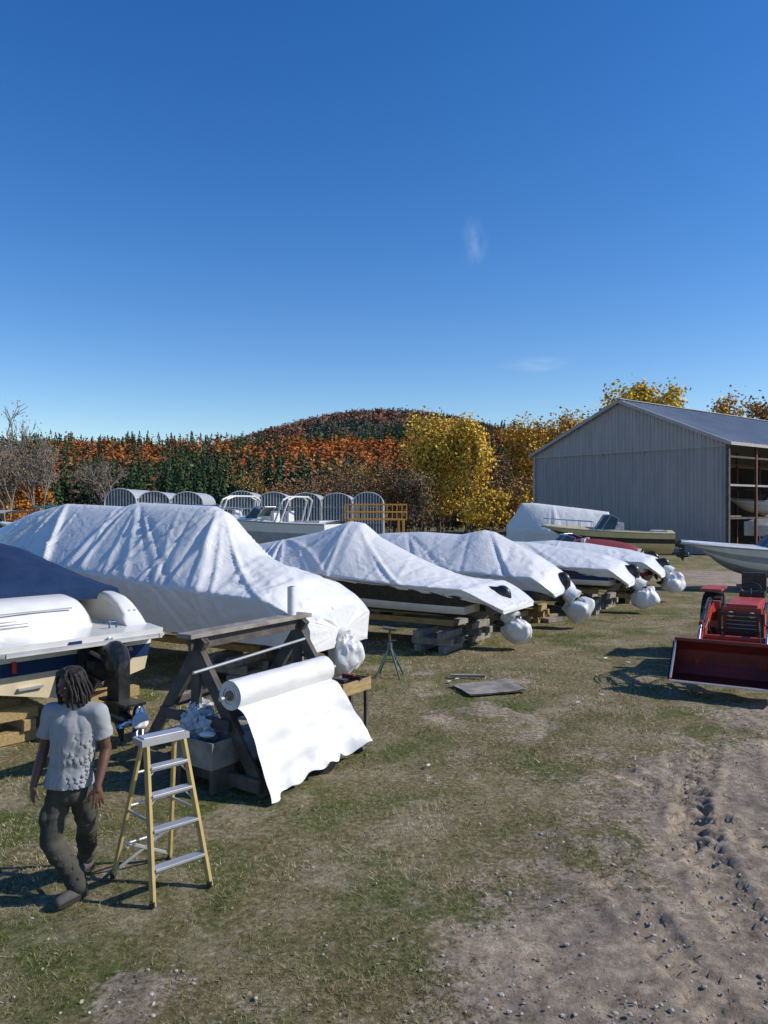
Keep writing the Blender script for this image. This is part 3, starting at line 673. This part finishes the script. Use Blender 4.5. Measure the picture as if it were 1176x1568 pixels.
wrapped('shrink_wrapped_runabout',4.05,19.2,R(150),6.5,2.35,.62,1.28,1.66,
  [(-.5,1.0),(-.25,1.45),(.2,1.75),(.9,2.1),(1.35,2.32),(1.65,2.38),(2.3,2.25),(3.4,2.3),(4.6,2.25),(5.6,2.1),(6.5,1.85)],
  lambda t:1.0+.35*t,(BLK,NAVY,BLK,NAVY,GREYP),31,tail=.5,wr=.038,shoulder=1.3,fans=(1.5,4.0),bagc=[((-.8,0,.50),(.37,.27,.30))])
wrapped('shrink_wrapped_runabout',6.65,21.9,R(150),6.4,2.35,.62,1.26,1.5,
  [(-.5,1.0),(-.15,1.4),(.35,1.6),(1.2,1.75),(2.6,1.92),(3.5,1.94),(5.2,1.8),(6.4,1.62)],
  lambda t:1.08+.3*t,(BLK,GEL,NAVY,NAVY,GREYP),41,tail=.5,wr=.030,shoulder=1.6,fans=(3.0,),bagc=[((-.75,0,.5),(.34,.26,.30))])
wrapped('shrink_wrapped_runabout',8.5,24.6,R(150),6.0,2.3,.62,1.26,1.5,
  [(-.5,1.0),(-.1,1.4),(.6,1.6),(2,1.78),(3.2,1.85),(5,1.7),(6.1,1.58)],
  lambda t:1.1+.3*t,(BLK,MAROON,GEL,GEL,GREYP),51,tail=.5,wr=.030,shoulder=1.5,fans=(3.0,),bagc=[((-.7,0,.65),(.34,.26,.32))])
fw=Vector((math.cos(H),math.sin(H))); pt=Vector((-fw.y,fw.x))
def wl(ox,oy,a,b_): return (ox+fw.x*a+pt.x*b_,oy+fw.y*a+pt.y*b_)
for i,(ox,oy) in enumerate([(2.12,16.35),(4.05,19.2),(6.65,21.9),(8.5,24.6)]):
    for a,b_,k in((.7,.75,3),(.7,-.75,3),(4.4,0,3)):
        x,y=wl(ox,oy,a,b_); crib('wood_blocking',x,y,H+R(random.uniform(-5,5)),k,m=WOODY if i%2 else WOODG)
for a,b_ in((1,.7),(1,-.7),(5.8,0)):
    x,y=wl(-1.38,13.5,a,b_); crib('wood_blocking',x,y,H,3,m=WOODG)
# ---- open blue / white boat at left edge
mb=MB(); B=2.5;L=6.6
sf=hull(mb,L,B,.48,1.26,1.75,(CREAM,CREAM,NAVY,GEL,GEL))
rows=[]
for x in [.04,.12,.24,.4,.6,.85]+list(np.linspace(1.1,L-.05,18)):
    t=x/L; b,s=sf(t); b=max(b-.03,.02)
    e=.46*float(np.interp(x,[.04,.12,.24,.4,.6,.85],[.10,.22,.48,.75,.92,1]))*(1-.35*t); wi=.70
    prof_=[(1,0),(.995,.45),(.975,.78),(.93,.96),(.88,1.02),(.80,1.03),(wi+.03,.98),(wi,.85),(wi-.01,.12)]
    rows.append([(x,-b*f,s+e*h_) for f,h_ in prof_]+[(x,b*f,s+e*h_) for f,h_ in prof_[::-1]])
mb.grid(rows,GEL,smooth=True)
r=rows[0]; mb.add(r[:9],[tuple(range(9))],GEL); mb.add(r[9:],[tuple(range(9))],GEL)
rows=[[(x,y*(1 if x>-.2 else .93),1.32) for y in np.linspace(-1.17,1.17,9)] for x in(-.38,-.3,.1,.6)]
mb.grid(rows,GEL,smooth=False); mb.grid([[(-.38,y*.93,1.32) for y in np.linspace(-1.17,1.17,9)],[(-.36,y*.93,1.18) for y in np.linspace(-1.17,1.17,9)],[(0,y*.95,1.14) for y in np.linspace(-1.17,1.17,9)]],GEL,smooth=False)
mb.tube([(.2,-1.2,1.22),(-.3,-1.13,1.22),(-.4,-1.0,1.22),(-.4,1.0,1.22),(-.3,1.13,1.22)],.03,GREYP,n=8)
rows=[]
ysp=np.linspace(-.55,1.20,26)
for a,zz in((.34,1.32),(.36,1.40),(.40,1.52),(.45,1.58),(.47,1.60),(.52,1.66),(.62,1.71),(.85,1.74),(1.5,1.78)):
    row=[]
    for y_ in ysp:
        ed=min(1,max(0,(y_+.55)/.28)); rn=math.sqrt(max(0,1-(1-ed)**2)); row.append((a+.10*(1-rn)+.05*((y_-.4)/.8)**2,y_,1.32+(zz-1.32)*rn))
    rows.append(row)
mb.grid(rows,GEL,smooth=True)
for z in(1.43,1.465,1.50): mb.box((.375+(z-1.43)*.5,.62,z),(.03,.42,.012),GREYP)
mb.tube([(.40,1.05,1.60),(.42,.3,1.60),(.43,-.2,1.60)],.010,GREYP)
mb.box((-.385,.15,1.262),(.02,.16,.05),NAVY); mb.sphere((-.39,-.3,1.26),(.012,.05,.03),CHR)
mb.tube([(.02,-.62,1.33),(.02,-.62,1.42),(.02,-.52,1.42),(.02,-.52,1.33)],.012,CHR)
for y in(-.95,-1.03): mb.sphere((.26,y,1.50),(.012,.022,.022),GREYP,nu=8,nv=6)
for y in(-.55,.55): mb.box((-.02,y,.72),(.06,.3,.03),ALU)
mb.box((-.025,.75,1.0),(.02,.05,.14),mat('red_tag',(.5,.03,.03))); mb.box((-.025,-.8,1.02),(.02,.06,.05),CHR)
outdrive(mb,-.04,.90,-.30,BLK,s=1.2)
mb.box((-.5,-.30,1.10),(.3,.20,.10),BLK); mb.box((-.32,-.30,.95),(.2,.46,.10),RUBB)
for q in(-.22,.22): mb.tube([(-.05,-.30+q,1.08),(-.25,-.30+q*1.2,1.15),(-.5,-.30+q*.8,1.06),(-.62,-.3+q*.4,.95)],.028,RUBB)
mb.tube([(-.05,-.62,.8),(-.3,-.55,.72),(-.6,-.4,.75)],.022,GREYP)
mb.sphere((-1.14,-.30,.34),(.08,.11,.11),GEL,nu=10,nv=8)
rows=[]
for i in range(60):
    x=.95+(L-1.05)*i/59; t=x/L; b,s=sf(t); e=.46*(1-.35*t); top=float(np.interp(x,[.95,1.1,1.5,2.2,3.0,4.2,6.6],[1.80,1.92,2.04,2.24,2.42,2.32,2.0]))
    row=[]
    for j in range(41):
        q=-1+j/20; k=abs(q); z=(s+e-.10) if k>=.999 else (s+e+.04)+(top-s-e-.04)*(1-k**2.2)
        z+=.04*(1-k)*noise.noise(Vector((x*2.2,q*3,5)))+.018*(1-k*.5)*(1-abs(noise.noise(Vector((x*3+q*2,q*2.5,15)))*3))
        row.append((x,(b+.005)*q*1.0,z))
    rows.append(row)
mb.grid(rows,CANV)
r=rows[0]; mb.add(r+[(.95,0,1.66)],[(j+1,j,41) for j in range(40)],CANV)
mb.build('blue_and_white_motorboat',(-4.03,9.95,0),R(138),bevel=.005)
f2_=Vector((math.cos(R(138)),math.sin(R(138)))); p2_=Vector((-f2_.y,f2_.x))
for a,b_,k in((.55,.75,3),(.6,-.7,3),(4,0,3)):
    x=-4.03+f2_.x*a+p2_.x*b_; y=9.95+f2_.y*a+p2_.y*b_; crib('wood_blocking',x,y,R(138),k,w=.8)
def open_boat(name,ox,oy,hd,L,B,z0,zs0,zs1,mats,ws=True,arch=False,canvas=None,bow_rail=False,drive=True,stand=True,top=False,ck=(.06,.55),wx=.62,wh=.48):
    mb=MB(); sf=hull(mb,L,B,z0,zs0,zs1,mats); deck(mb,L,B,sf,mats[3],GREYP,ck=ck)
    b,s=sf(wx-.07)
    if ws: windshield(mb,L*wx,b*.86,s+.08,wh)
    for y in(-.5,.5):
        b0,s0=sf(.3); mb.box((L*.42,y*b0,s0+.02),(.5,.5,.5),GEL); mb.box((L*.38,y*b0,s0+.25),(.14,.5,.45),GEL)
    b0,s0=sf(.08); mb.box((L*.10,0,s0-.05),(.6,b0*1.5,.35),GEL)
    if arch:
        b1,s1=sf(.3)
        for dx in(0,.25): mb.tube([(L*.3+dx,-b1*.95,s1),(L*.3-.3+dx,-b1*.85,s1+.9),(L*.3-.35+dx,-b1*.5,s1+1.05),(L*.3-.35+dx,b1*.5,s1+1.05),(L*.3-.3+dx,b1*.85,s1+.9),(L*.3+dx,b1*.95,s1)],.04,GEL)
    if top:
        b1,s1=sf(.35)
        for x in(.28,.5):
            for q in(-1,1): mb.cyl((L*x,q*b1*.85,s1),(L*x,q*b1*.75,s1+1.1),.025,CHR,n=6)
        rows=[[(L*.2+L*.4*i/6,b1*.85*q/4,s1+1.1+.12*(1-(q/4)**2)) for q in range(-4,5)] for i in range(7)]
        mb.grid(rows,top)
    if canvas:
        rows=[]
        for i in range(20):
            t=.02+.58*i/19; b1,s1=sf(t); rows.append([(t*L,b1*.98*q/5,s1+.1+(.35*max(0,math.sin(math.pi*i/19))**.5)*(1-(q/5)**2)) for q in range(-5,6)])
        mb.grid(rows,canvas)
    if bow_rail:
        for q in(-1,1):
            pts=[]
            for t in(.6,.7,.8,.9,.98):
                b1,s1=sf(t); pts.append((t*L,q*b1*.9,s1+.42)); mb.cyl((t*L,q*b1*.9,s1+.05),(t*L,q*b1*.9,s1+.42),.018,CHR,n=5)
            mb.tube(pts,.022,CHR)
    if drive: outdrive(mb,0,z0+.4)
    if stand:
        for x in(.15,.65):
            mb.box((L*x,0,z0/2+.02),(.3,B*.5,z0),WOODY); mb.box((L*x,0,.06),(.5,B*.7,.12),WOODG)
    return mb.build(name,(ox,oy,0),hd)
open_boat('yellow_motorboat',14.4,38.5,R(168),6.4,2.4,.65,1.70,2.0,(CREAM,YELG,BLK,YELG,GREYP),ws=True,bow_rail=True,wx=.58,wh=.72)
open_boat('maroon_covered_boat',9.9,29.5,R(158),5.6,2.2,.55,1.25,1.5,(GEL,MAROON,MAROON,GEL,GREYP),ws=True,canvas=MAROON)
open_boat('white_bowrider',18.0,27.5,R(176),7.2,2.4,.40,1.30,1.66,(GREYP,GEL,GREYP,GEL,GREYP),bow_rail=False)
open_boat('white_bowrider',31.5,57,R(175),6,2.4,2.5,3.3,3.6,(GEL,GEL,WRAPB,GEL,GREYP),drive=False,stand=False)
wrapped('shrink_wrapped_runabout',31.5,53.5,R(172),6,2.4,.5,1.4,1.7,[(-.5,1.3),(1,2.2),(3,2.9),(6,2)],lambda t:1.0,(GEL,GEL,GEL,GEL,GREYP),71,nx=50,ns=30)
wrapped('shrink_wrapped_runabout',13.2,46.5,R(172),5.6,2.4,.5,1.25,1.7,[(-.6,1.5),(-.4,2.7),(1,2.9),(4.0,3.25),(4.8,3.25),(5.2,2.6),(5.7,1.9)],lambda t:.8,(WRAPB,WRAPB,WRAPB,WRAPB,WRAPB),61,wr=.03,shoulder=1.4,nx=70,ns=40,fans=(3,))
open_boat('cabin_cruiser',-1.9,31,R(160),6.4,2.6,.9,2.3,2.65,(GREYP,GREYP,GREYP,GEL,GREYP),arch=True,ck=(.06,.4),bow_rail=True)
open_boat('cabin_cruiser',-4.5,33,R(150),7.5,2.6,.9,2.35,2.8,(GEL,GEL,NAVY,GEL,GREYP),arch=True,bow_rail=True)
open_boat('cabin_cruiser',-10.0,38,R(155),7.5,2.6,.9,2.2,2.6,(GEL,GEL,MAROON,GEL,GREYP),bow_rail=True)
open_boat('canopy_boat',-14.2,40,R(165),7,2.5,.6,1.8,2.1,(GEL,GEL,NAVY,GEL,GREYP),top=mat('green_canvas',(.02,.07,.06),(.03,.09,.08)),ws=False)
open_boat('pontoon_boat',-14.0,32,R(170),6.5,2.4,.6,1.6,1.8,(GREYP,GREYP,GREYP,GREYP,GREYP),top=GREYP)
open_boat('covered_boat',-10.8,24.5,R(150),5.5,2.3,.6,1.45,1.75,(GEL,GEL,GREYP,GEL,GREYP),ws=False,canvas=GREYP)
mb=MB(); YP=mat('yellow_paint',(.50,.23,.03),(.4,.2,.03),rough=.5)
for z in(2.1,2.55,3.0): mb.beam((0,0,z),(3.6,0,z),.07,.09,YP); mb.beam((0,1.8,z),(3.6,1.8,z),.07,.09,YP)
for i in range(7):
    for y in(0,1.8): mb.beam((i*.6,y,2.1),(i*.6,y,3.02),.06,.06,YP)
for x in(.2,3.4):
    for y in(0,1.8): mb.beam((x,y,0),(x,y,2.1),.14,.14,YP); mb.cyl((x-.0,y-.12,.35),(x,y+.12,.35),.35,RUBB,n=16)
    mb.beam((x,0,2.1),(x,1.8,2.1),.1,.1,YP)
mb.build('yellow_boat_hoist',(-2.2,46,.15),R(8),bevel=.01)
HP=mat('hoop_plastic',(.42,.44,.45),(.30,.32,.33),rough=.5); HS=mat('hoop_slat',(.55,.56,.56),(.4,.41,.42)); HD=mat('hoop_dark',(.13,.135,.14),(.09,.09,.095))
def hoop(x,y,w_,h_,dp=14):
    mb=MB(); prof=[]
    for i in range(25):
        a=math.pi*i/24; prof.append((-w_/2*math.cos(a),3.1+(h_-3.1)*max(0,math.sin(a))**.75))
    rows=[[(px,yy,pz) for px,pz in [(-w_/2,0)]+prof+[(w_/2,0)]] for yy in(0,dp)]
    mb.grid(rows,HP,smooth=False)
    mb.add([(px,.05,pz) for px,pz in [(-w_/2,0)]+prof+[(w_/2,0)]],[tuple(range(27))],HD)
    k=int(w_/.26)
    for i in range(k+1):
        px=-w_/2+.1+(w_-.2)*i/k; a=math.acos(max(-1,min(1,-px/(w_/2)))); z=3.1+(h_-3.1)*math.sin(a)**.75-.05
        mb.box((px,-.02,z/2),(.11,.06,z),HS)
    mb.tube([(px,-.05,pz) for px,pz in prof],.05,HS)
    for z in(1.6,3.0): mb.beam((-w_/2*.9,-.07,z),(w_/2*.9,-.07,z),.04,.05,HP)
    return mb.build('hoop_house',(x,y,0),R(random.uniform(-3,3)))
for i in range(8):
    hoop(-22.6+i*2.75+(1.9 if i>2 else 0),66+.4*i,2.78,4.50-.03*i+random.uniform(-.12,.12),dp=6)
# ------------------------------------------------------------------ roll stand
A0=Vector((-2.05,8.4,1.47)); dB=Vector((.94,1.45,0)); FR=Vector((-1.22,7.83,0)); FL=Vector((-2.85,8.97,0))
mb=MB(); sp=(FR-FL).normalized(); bd=dB.normalized()
for k in(0,1):
    o=dB*k
    for F_ in(FR,FL):
        tp=A0+o+Vector((0,0,.06))+ (sp*(-.10 if F_ is FR else .10))
        mb.beam(F_+o,tp,.045,.14,WOODD,up=bd.cross((tp-F_-o).normalized()))
        mb.beam(F_+o+bd*.05+(tp-F_-o)*.35,tp+bd*.05,.04,.12,WOODD,up=bd.cross((tp-F_-o).normalized()))
    mb.beam(FR+o+Vector((0,0,.12))-bd*.06,FL+o+Vector((0,0,.12))-bd*.06,.045,.14,WOODD)
    mb.beam(FR.lerp(A0,.45)+o-bd*.05,FL.lerp(A0,.45)+o-bd*.05,.04,.12,WOODG if k else WOODD)
    mb.beam(A0+o-Vector((0,0,1.35)),A0+o-Vector((0,0,.1)),.05,.13,WOODD,up=sp)
mb.beam(A0-bd*.18+Vector((0,0,.10)),A0+dB+bd*.16+Vector((0,0,.10)),.22,.05,WOODG)
mb.beam(A0-bd*.1+Vector((0,0,.0)),A0+dB+bd*.1,.05,.13,WOODD)
for F_ in(FR,FL):
    mb.beam(F_+Vector((0,0,.2)),F_+dB+Vector((0,0,.2)),.05,.13,WOODD)
mb.beam(FL.lerp(A0,.5),FL.lerp(A0,.5)+dB,.04,.1,WOODD)
c0=(FR+FL)/2+dB/2
rotS=Matrix.Rotation(math.atan2(sp.y,sp.x),3,'Z')
mb.box(c0+Vector((0,0,.26)),(1.3,1.5,.03),WOODG,rotS)
cb=(FR+FL)/2-bd*.12+sp*.25
for q in(-1,1):
    mb.box(cb+rotS@Vector((0,q*.17,.40)),(.6,.025,.28),WOODG,rotS); mb.box(cb+rotS@Vector((q*.29,0,.40)),(.025,.31,.28),WOODG,rotS)
mb.box(cb+Vector((0,0,.27)),(.58,.32,.02),WOODG,rotS)
for q in(-.25,.25): mb.box(cb+rotS@Vector((q,0,.13)),(.06,.3,.26),WOODD,rotS)
mb.cyl(A0+Vector((.05,-.35,-.25)),A0+dB+Vector((.1,-.1,-.18)),.018,ALU)
mb.cyl(Vector((-1.62,8.0,.98))-bd*.12,Vector((-1.62,8.0,.98))+dB+bd*.12,.025,ALU)
mb.build('timber_roll_stand',bevel=.006)
rc=Vector((-1.60,7.98,1.0)); mb=MB(); RL=dB*.93
NR=60; rows=[]
for i in range(41):
    s=i/40; e=rc+RL*s; a=Vector((0,0,1)); b_=bd.cross(a)
    rows.append([e+(a*math.cos(t)+b_*math.sin(t))*(.155+.006*noise.noise(Vector((s*5,math.cos(t)*2,math.sin(t)*2)))+.004*noise.noise(Vector((s*22,math.cos(t)*3,math.sin(t)*3)))) for t in [2*math.pi*j/NR for j in range(NR+1)]])
mb.grid(rows,WR2)
for e,sg in((rc,-1),(rc+RL,1)):
    a=Vector((0,0,1)); b_=bd.cross(a)
    for k_ in range(5):
        r0=.153-.02*k_; r1=.153-.02*(k_+1); off=bd*sg*(.004*((k_*7)%3-1))
        A_=[e+off+(a*math.cos(t)+b_*math.sin(t))*r0 for t in [2*math.pi*j/36 for j in range(36)]]; B_=[e+off+(a*math.cos(t)+b_*math.sin(t))*r1 for t in [2*math.pi*j/36 for j in range(36)]]
        mb.add(A_+B_,[(i,(i+1)%36,36+(i+1)%36,36+i) for i in range(36)],WR2)
    mb.cyl(e-bd*.02,e+bd*.05,.052,mat('cardboard',(.28,.19,.11)),n=16)
mb.build('shrink_wrap_roll')
mb=MB(); rows=[]; out=Vector((sp.x,sp.y,0))
NS=110
for i in range(NS+1):
    s=i/NS; base=rc+RL*s; row=[]
    Lh=1.0+.03*math.sin(s*9)-.20*s
    for j in range(81):
        k=j/80
        if k<.08:
            a=-.25-.55*(k/.08); p=base+out*(.160*math.cos(a))+Vector((0,0,.160*math.sin(a)))
        else:
            g=(k-.08)/.92; p=base+out*(.112+.12*math.sin(min(1,g*5)*math.pi/2)+.36*g**1.2)+Vector((0,0,-.115+.03*math.sin(min(1,g*6)*math.pi)-(Lh-.14)*g))
            ph=s*13+g*1.2+1.0*math.sin(s*5+g*2)
            fold=.07*g*math.sin(ph)+.06*g*noise.noise(Vector((s*7,g*2,3)))+.035*noise.noise(Vector((s*4,g*5,8)))+.018*g*g*math.sin(s*33+g*5)
            p=p+out*fold+bd*(.16*g*(s-.30)+.03*g*math.sin(ph+1))
            if k>.88: p.z+= .12*noise.noise(Vector((s*8,0,1)))*(k-.88)*8
        p.z=max(p.z,.03+.015*noise.noise(Vector((s*10,k*10,0))))
        row.append(p)
    rows.append(row)
mb.grid(rows,WR2); mb.build('shrink_wrap_sheet')
mb=MB(); pp=A0+dB+Vector((-.06,-.1,.125)); mb.cyl(pp,pp+Vector((0,0,.36)),.055,WR2,n=20); mb.cyl(pp+Vector((0,0,.3605)),pp+Vector((0,0,.365)),.03,WOODD,n=12); mb.build('tape_roll')
mb=MB(); GW=mat('grey_scrap_wrap',(.40,.42,.46),(.55,.57,.60),scale=8,rough=.5)
for c,r in[((0,0,.60),(.18,.15,.15)),((.14,.05,.5),(.14,.12,.1)),((-.12,-.03,.5),(.13,.12,.12)),((.0,.1,.75),(.12,.1,.09)),((.1,-.1,.62),(.1,.1,.1))]:
    mb.sphere(c,r,GW,nu=30,nv=20,fn=lambda d:1+.6*noise.noise(d*2.6+Vector((c[0]*9,0,0)))+.35*noise.noise(d*6),smooth=False)
mb.sphere((.16,-.26,.57),(.09,.06,.035),GEL); mb.build('wrap_scraps',(cb.x-.12,cb.y+.18,0))
mb=MB()
mb.box((0,0,.5),(.62,.35,.02),WOODY)
for q in(-1,1): mb.box((0,q*.17,.58),(.62,.02,.16),WOODY); mb.box((q*.3,0,.58),(.02,.32,.16),WOODY)
for a in(-.26,.26):
    for b_ in(-.13,.13): mb.box((a,b_,.25),(.05,.05,.49),WOODD)
mb.box((.05,0,.68),(.06,.2,.07),REDP); mb.box((.05,.07,.60),(.05,.06,.14),REDP); mb.box((-.14,0,.63),(.1,.2,.12),BLK); mb.cyl((.05,-.1,.68),(.05,-.2,.68),.025,BLK)
mb.cyl((.1,.1,.66),(.65,.3,.72),.012,WOODG)
mb.build('tool_tray',(-.50,10.3,0),R(55),bevel=.004)
mb=MB(); mb.cyl((0,-.05,.14),(0,.05,.14),.14,RUBB,n=24); mb.cyl((0,-.055,.14),(0,.055,.14),.07,ALU,n=16); mb.build('cart_wheel',(-.68,8.55,0),R(20),bevel=.01)
# ------------------------------------------------------------------ step ladder
mb=MB(); FY=mat('fibreglass_yellow',(.50,.36,.13),(.40,.29,.11),rough=.65,scale=10)
a1=Vector((-1.71,5.68,0));a2=Vector((-1.36,6.0,0)); b1=Vector((-2.16,6.12,0)); b2=Vector((-1.80,6.45,0))
tc_=(a1+a2+b1+b2)/4; wd=(a2-a1).normalized(); ft=((a1+a2)/2-(b1+b2)/2).normalized(); TZ=1.14
t1=tc_-wd*.155+ft*.06+Vector((0,0,TZ-.03)); t2=tc_+wd*.155+ft*.06+Vector((0,0,TZ-.03))
u1=tc_-wd*.14-ft*.05+Vector((0,0,TZ-.05)); u2=tc_+wd*.14-ft*.05+Vector((0,0,TZ-.05))
for a,b_ in((a1,t1),(a2,t2)):
    mb.beam(a,b_,.026,.06,FY,up=ft); mb.box(a+Vector((0,0,.02)),(.04,.07,.04),RUBB)
for a,b_ in((b1,u1),(b2,u2)):
    mb.beam(a,b_,.024,.04,FY,up=ft); mb.box(a+Vector((0,0,.02)),(.035,.05,.035),RUBB)
rl=Matrix.Rotation(math.atan2(wd.y,wd.x),3,'Z')
for k in(.22,.46,.68,.86):
    p=a1.lerp(t1,k);q=a2.lerp(t2,k); c=(p+q)/2; mb.box(c,((q-p).length-.03,.085,.022),ALU,rl); mb.box(c+Vector((0,0,-.022)),((q-p).length-.03,.012,.03),ALU,rl)
    for s_ in(p,q): mb.cyl(s_+Vector((0,0,-.09)),c.lerp(s_,.55)+Vector((0,0,-.01)),.008,ALU,n=5)
for k in(.25,.55,.8):
    p=b1.lerp(u1,k);q=b2.lerp(u2,k); mb.cyl(p,q,.011,ALU,n=8)
mb.beam(b1.lerp(u1,.28),b2.lerp(u2,.05),.01,.025,ALU); mb.beam(b2.lerp(u2,.28),b1.lerp(u1,.05),.01,.025,ALU)
for a,b_,c,d in((a1,t1,b1,u1),(a2,t2,b2,u2)): mb.beam(a.lerp(b_,.52),c.lerp(d,.52),.012,.025,ALU)
mb.box(tc_+Vector((0,0,TZ)),(.40,.17,.05),GREYP,rl); mb.box(tc_+Vector((0,0,TZ+.03)),(.34,.11,.012),ALU,rl)
mb.build('step_ladder',bevel=.003)
# ------------------------------------------------------------------ jack stand, boards
mb=MB(); GN=mat('jack_green',(.04,.10,.09),(.07,.10,.09),rough=.6)
for k in range(4):
    a=R(35+90*k); mb.cyl((0,0,.55),(.30*math.cos(a),.30*math.sin(a),.02),.018,GN,n=8); mb.cyl((.15*math.cos(a),.15*math.sin(a),.29),(.15*math.cos(a+R(90)),.15*math.sin(a+R(90)),.29),.010,GN,n=6)
mb.cyl((0,0,.45),(0,0,.6),.045,GN); mb.cyl((0,0,.4),(0,0,.83),.02,mat('rusty_steel',(.14,.06,.035))); mb.tube([(-.11,0,.64),(.11,0,.64)],.012,GN)
mb.box((0,0,.85),(.24,.2,.035),WOODD,Matrix.Rotation(R(8),3,'Y')); mb.build('jack_stand',(.10,13.4,0),bevel=.002)
mb=MB()
rows=[[(x,y,.05+.02*noise.noise(Vector((x*3,y*3,1)))+(0.02 if x>.3 else 0)) for y in np.linspace(-.38,.38,8)] for x in np.linspace(-.5,.5,10)]
mb.grid(rows,WOODG,smooth=False); mb.grid([[(x,y,z-.018) for x,y,z in r] for r in rows],WOODG); mb.build('plywood_sheet',(1.7,12.45,0),R(18))
mb=MB(); mb.box((0,0,.05),(.6,.09,.04),WOODG); mb.build('wood_plank',(1.45,13.3,0),R(-5),bevel=.004)
mb=MB(); mb.box((0,0,.06),(.5,.5,.1),WOODG); mb.box((.2,.1,.14),(.3,.1,.06),WOODY); mb.build('wood_offcut',(4.3,20,0),R(30),bevel=.006)
# ------------------------------------------------------------------ tractor
mb=MB(); prof=[(.62,.10),(.30,.06),(.0,.10),(-.12,.28),(-.10,.48),(.02,.62),(.10,.66)]
bw=.82
rows=[[(x,y,z+.16) for x,z in prof] for y in(-bw,-.3,.3,bw)]; mb.grid(rows,REDP,smooth=False)
rows=[[(x-.03,y,z+.14) for x,z in prof] for y in(-bw,bw)]; mb.grid(rows,REDP,smooth=False)
for y in(-bw,bw):
    pr2=[(x,y,z+.16) for x,z in prof]; mb.add(pr2,[tuple(range(7))],REDP); mb.add([(a,b_+(.02 if y>0 else -.02),c) for a,b_,c in pr2],[tuple(range(7))],REDP)
mb.beam((.62,-bw,.255),(.62,bw,.255),.10,.02,ALU); mb.beam((.10,-bw,.83),(.10,bw,.83),.06,.05,REDP)
mb.beam((.60,-bw+.02,.30),(.12,-bw+.02,.80),.03,.05,ALU); mb.beam((.60,bw-.02,.30),(.12,bw-.02,.80),.03,.05,ALU)
for y in(-.5,.5):
    mb.beam((-.1,y,.40),(-.55,y,.80),.08,.13,ORGP); mb.beam((-.55,y,.80),(-1.5,y,1.20),.08,.14,ORGP); mb.beam((-1.5,y,1.20),(-2.1,y,.9),.08,.16,ORGP)
    mb.beam((-2.0,y,.5),(-2.0,y,1.25),.1,.2,ORGP)
    mb.cyl((-.10,y,.70),(-.45,y*1.0,1.06),.022,CHR); mb.cyl((-.40,y,1.02),(-1.05,y,1.22),.035,BLK); mb.cyl((-1.9,y,.55),(-1.0,y,.93),.035,BLK)
    mb.beam((-.10,y,.72),(-.5,y,.86),.05,.06,ORGP); mb.beam((-.42,y,1.08),(-.60,y,.80),.05,.05,ORGP)
    pts=[(-1.5+ i*.16,y*.92,1.28+.12*math.sin(i*.55)) for i in range(7)]; mb.tube(pts,.014,BLK)
    pts=[(-1.3,y*.9,1.25),(-1.0,y*.85,1.37),(-.7,y*.85,1.29),(-.5,y*.9,1.05)]; mb.tube(pts,.014,BLK)
    mb.tube([(-.5,y*.8,.95),(-.35,y*.75,1.12),(-.15,y*.8,1.0),(-.08,y*.85,.75)],.012,BLK)
mb.cyl((-.55,-.5,.80),(-.55,.5,.80),.05,ORGP)
mb.box((-2.3,0,.90),(1.5,.62,.60),ORGP); mb.box((-1.53,0,.88),(.04,.5,.45),BLK); mb.box((-2.25,0,1.22),(1.3,.5,.06),ORGP); mb.box((-1.6,0,.55),(.3,.4,.3),BLK)
for i in range(6): mb.box((-1.505,0,.70+.07*i),(.012,.48,.015),GREYP)
mb.beam((-1.42,-.34,.45),(-1.42,-.34,1.12),.04,.05,BLK); mb.beam((-1.42,.34,.45),(-1.42,.34,1.12),.04,.05,BLK); mb.beam((-1.42,-.34,1.10),(-1.42,.34,1.10),.04,.05,BLK); mb.beam((-1.42,-.34,.8),(-1.42,.34,.8),.04,.05,BLK)
for q in(-1,1): mb.sphere((-1.51,q*.17,1.08),(.03,.07,.05),GEL)
mb.box((-2.9,0,.65),(2.2,.35,.4),BLK)
def wheel(x,y,r,wt):
    mb.cyl((x,y-wt/2,r),(x,y+wt/2,r),r*.93,RUBB,n=28); mb.cyl((x,y-wt/2-.01,r),(x,y+wt/2+.01,r),r*.5,GEL,n=20)
    for i in range(18):
        a=i*2*math.pi/18
        for s_ in(-1,1):
            c=Vector((x+math.cos(a+s_*.08)*r*.95,y+s_*wt*.24,r+math.sin(a+s_*.08)*r*.95)); mb.box(c,(.09,wt*.48,.05),RUBB,Matrix.Rotation(-a+math.pi/2,3,'Y'))
for q in(-1,1): wheel(-1.95,q*.62,.38,.26); wheel(-3.6,q*.72,.62,.36); mb.box((-3.6,q*.72,1.32),(.9,.4,.05),ORGP)
mb.box((-3.6,0,1.25),(.5,.45,.12),BLK); mb.box((-3.85,0,1.45),(.12,.45,.4),BLK); mb.cyl((-3.0,0,1.1),(-3.15,0,1.4),.02,BLK)
mb.tube([(-3.15+.0,.18*math.cos(t),1.4+.18*math.sin(t)*.6) for t in np.linspace(0,6.28,14)],.015,BLK)
mb.build('red_loader_tractor',(5.48,12.15,0),math.atan2(-.86,-.51),bevel=.008)
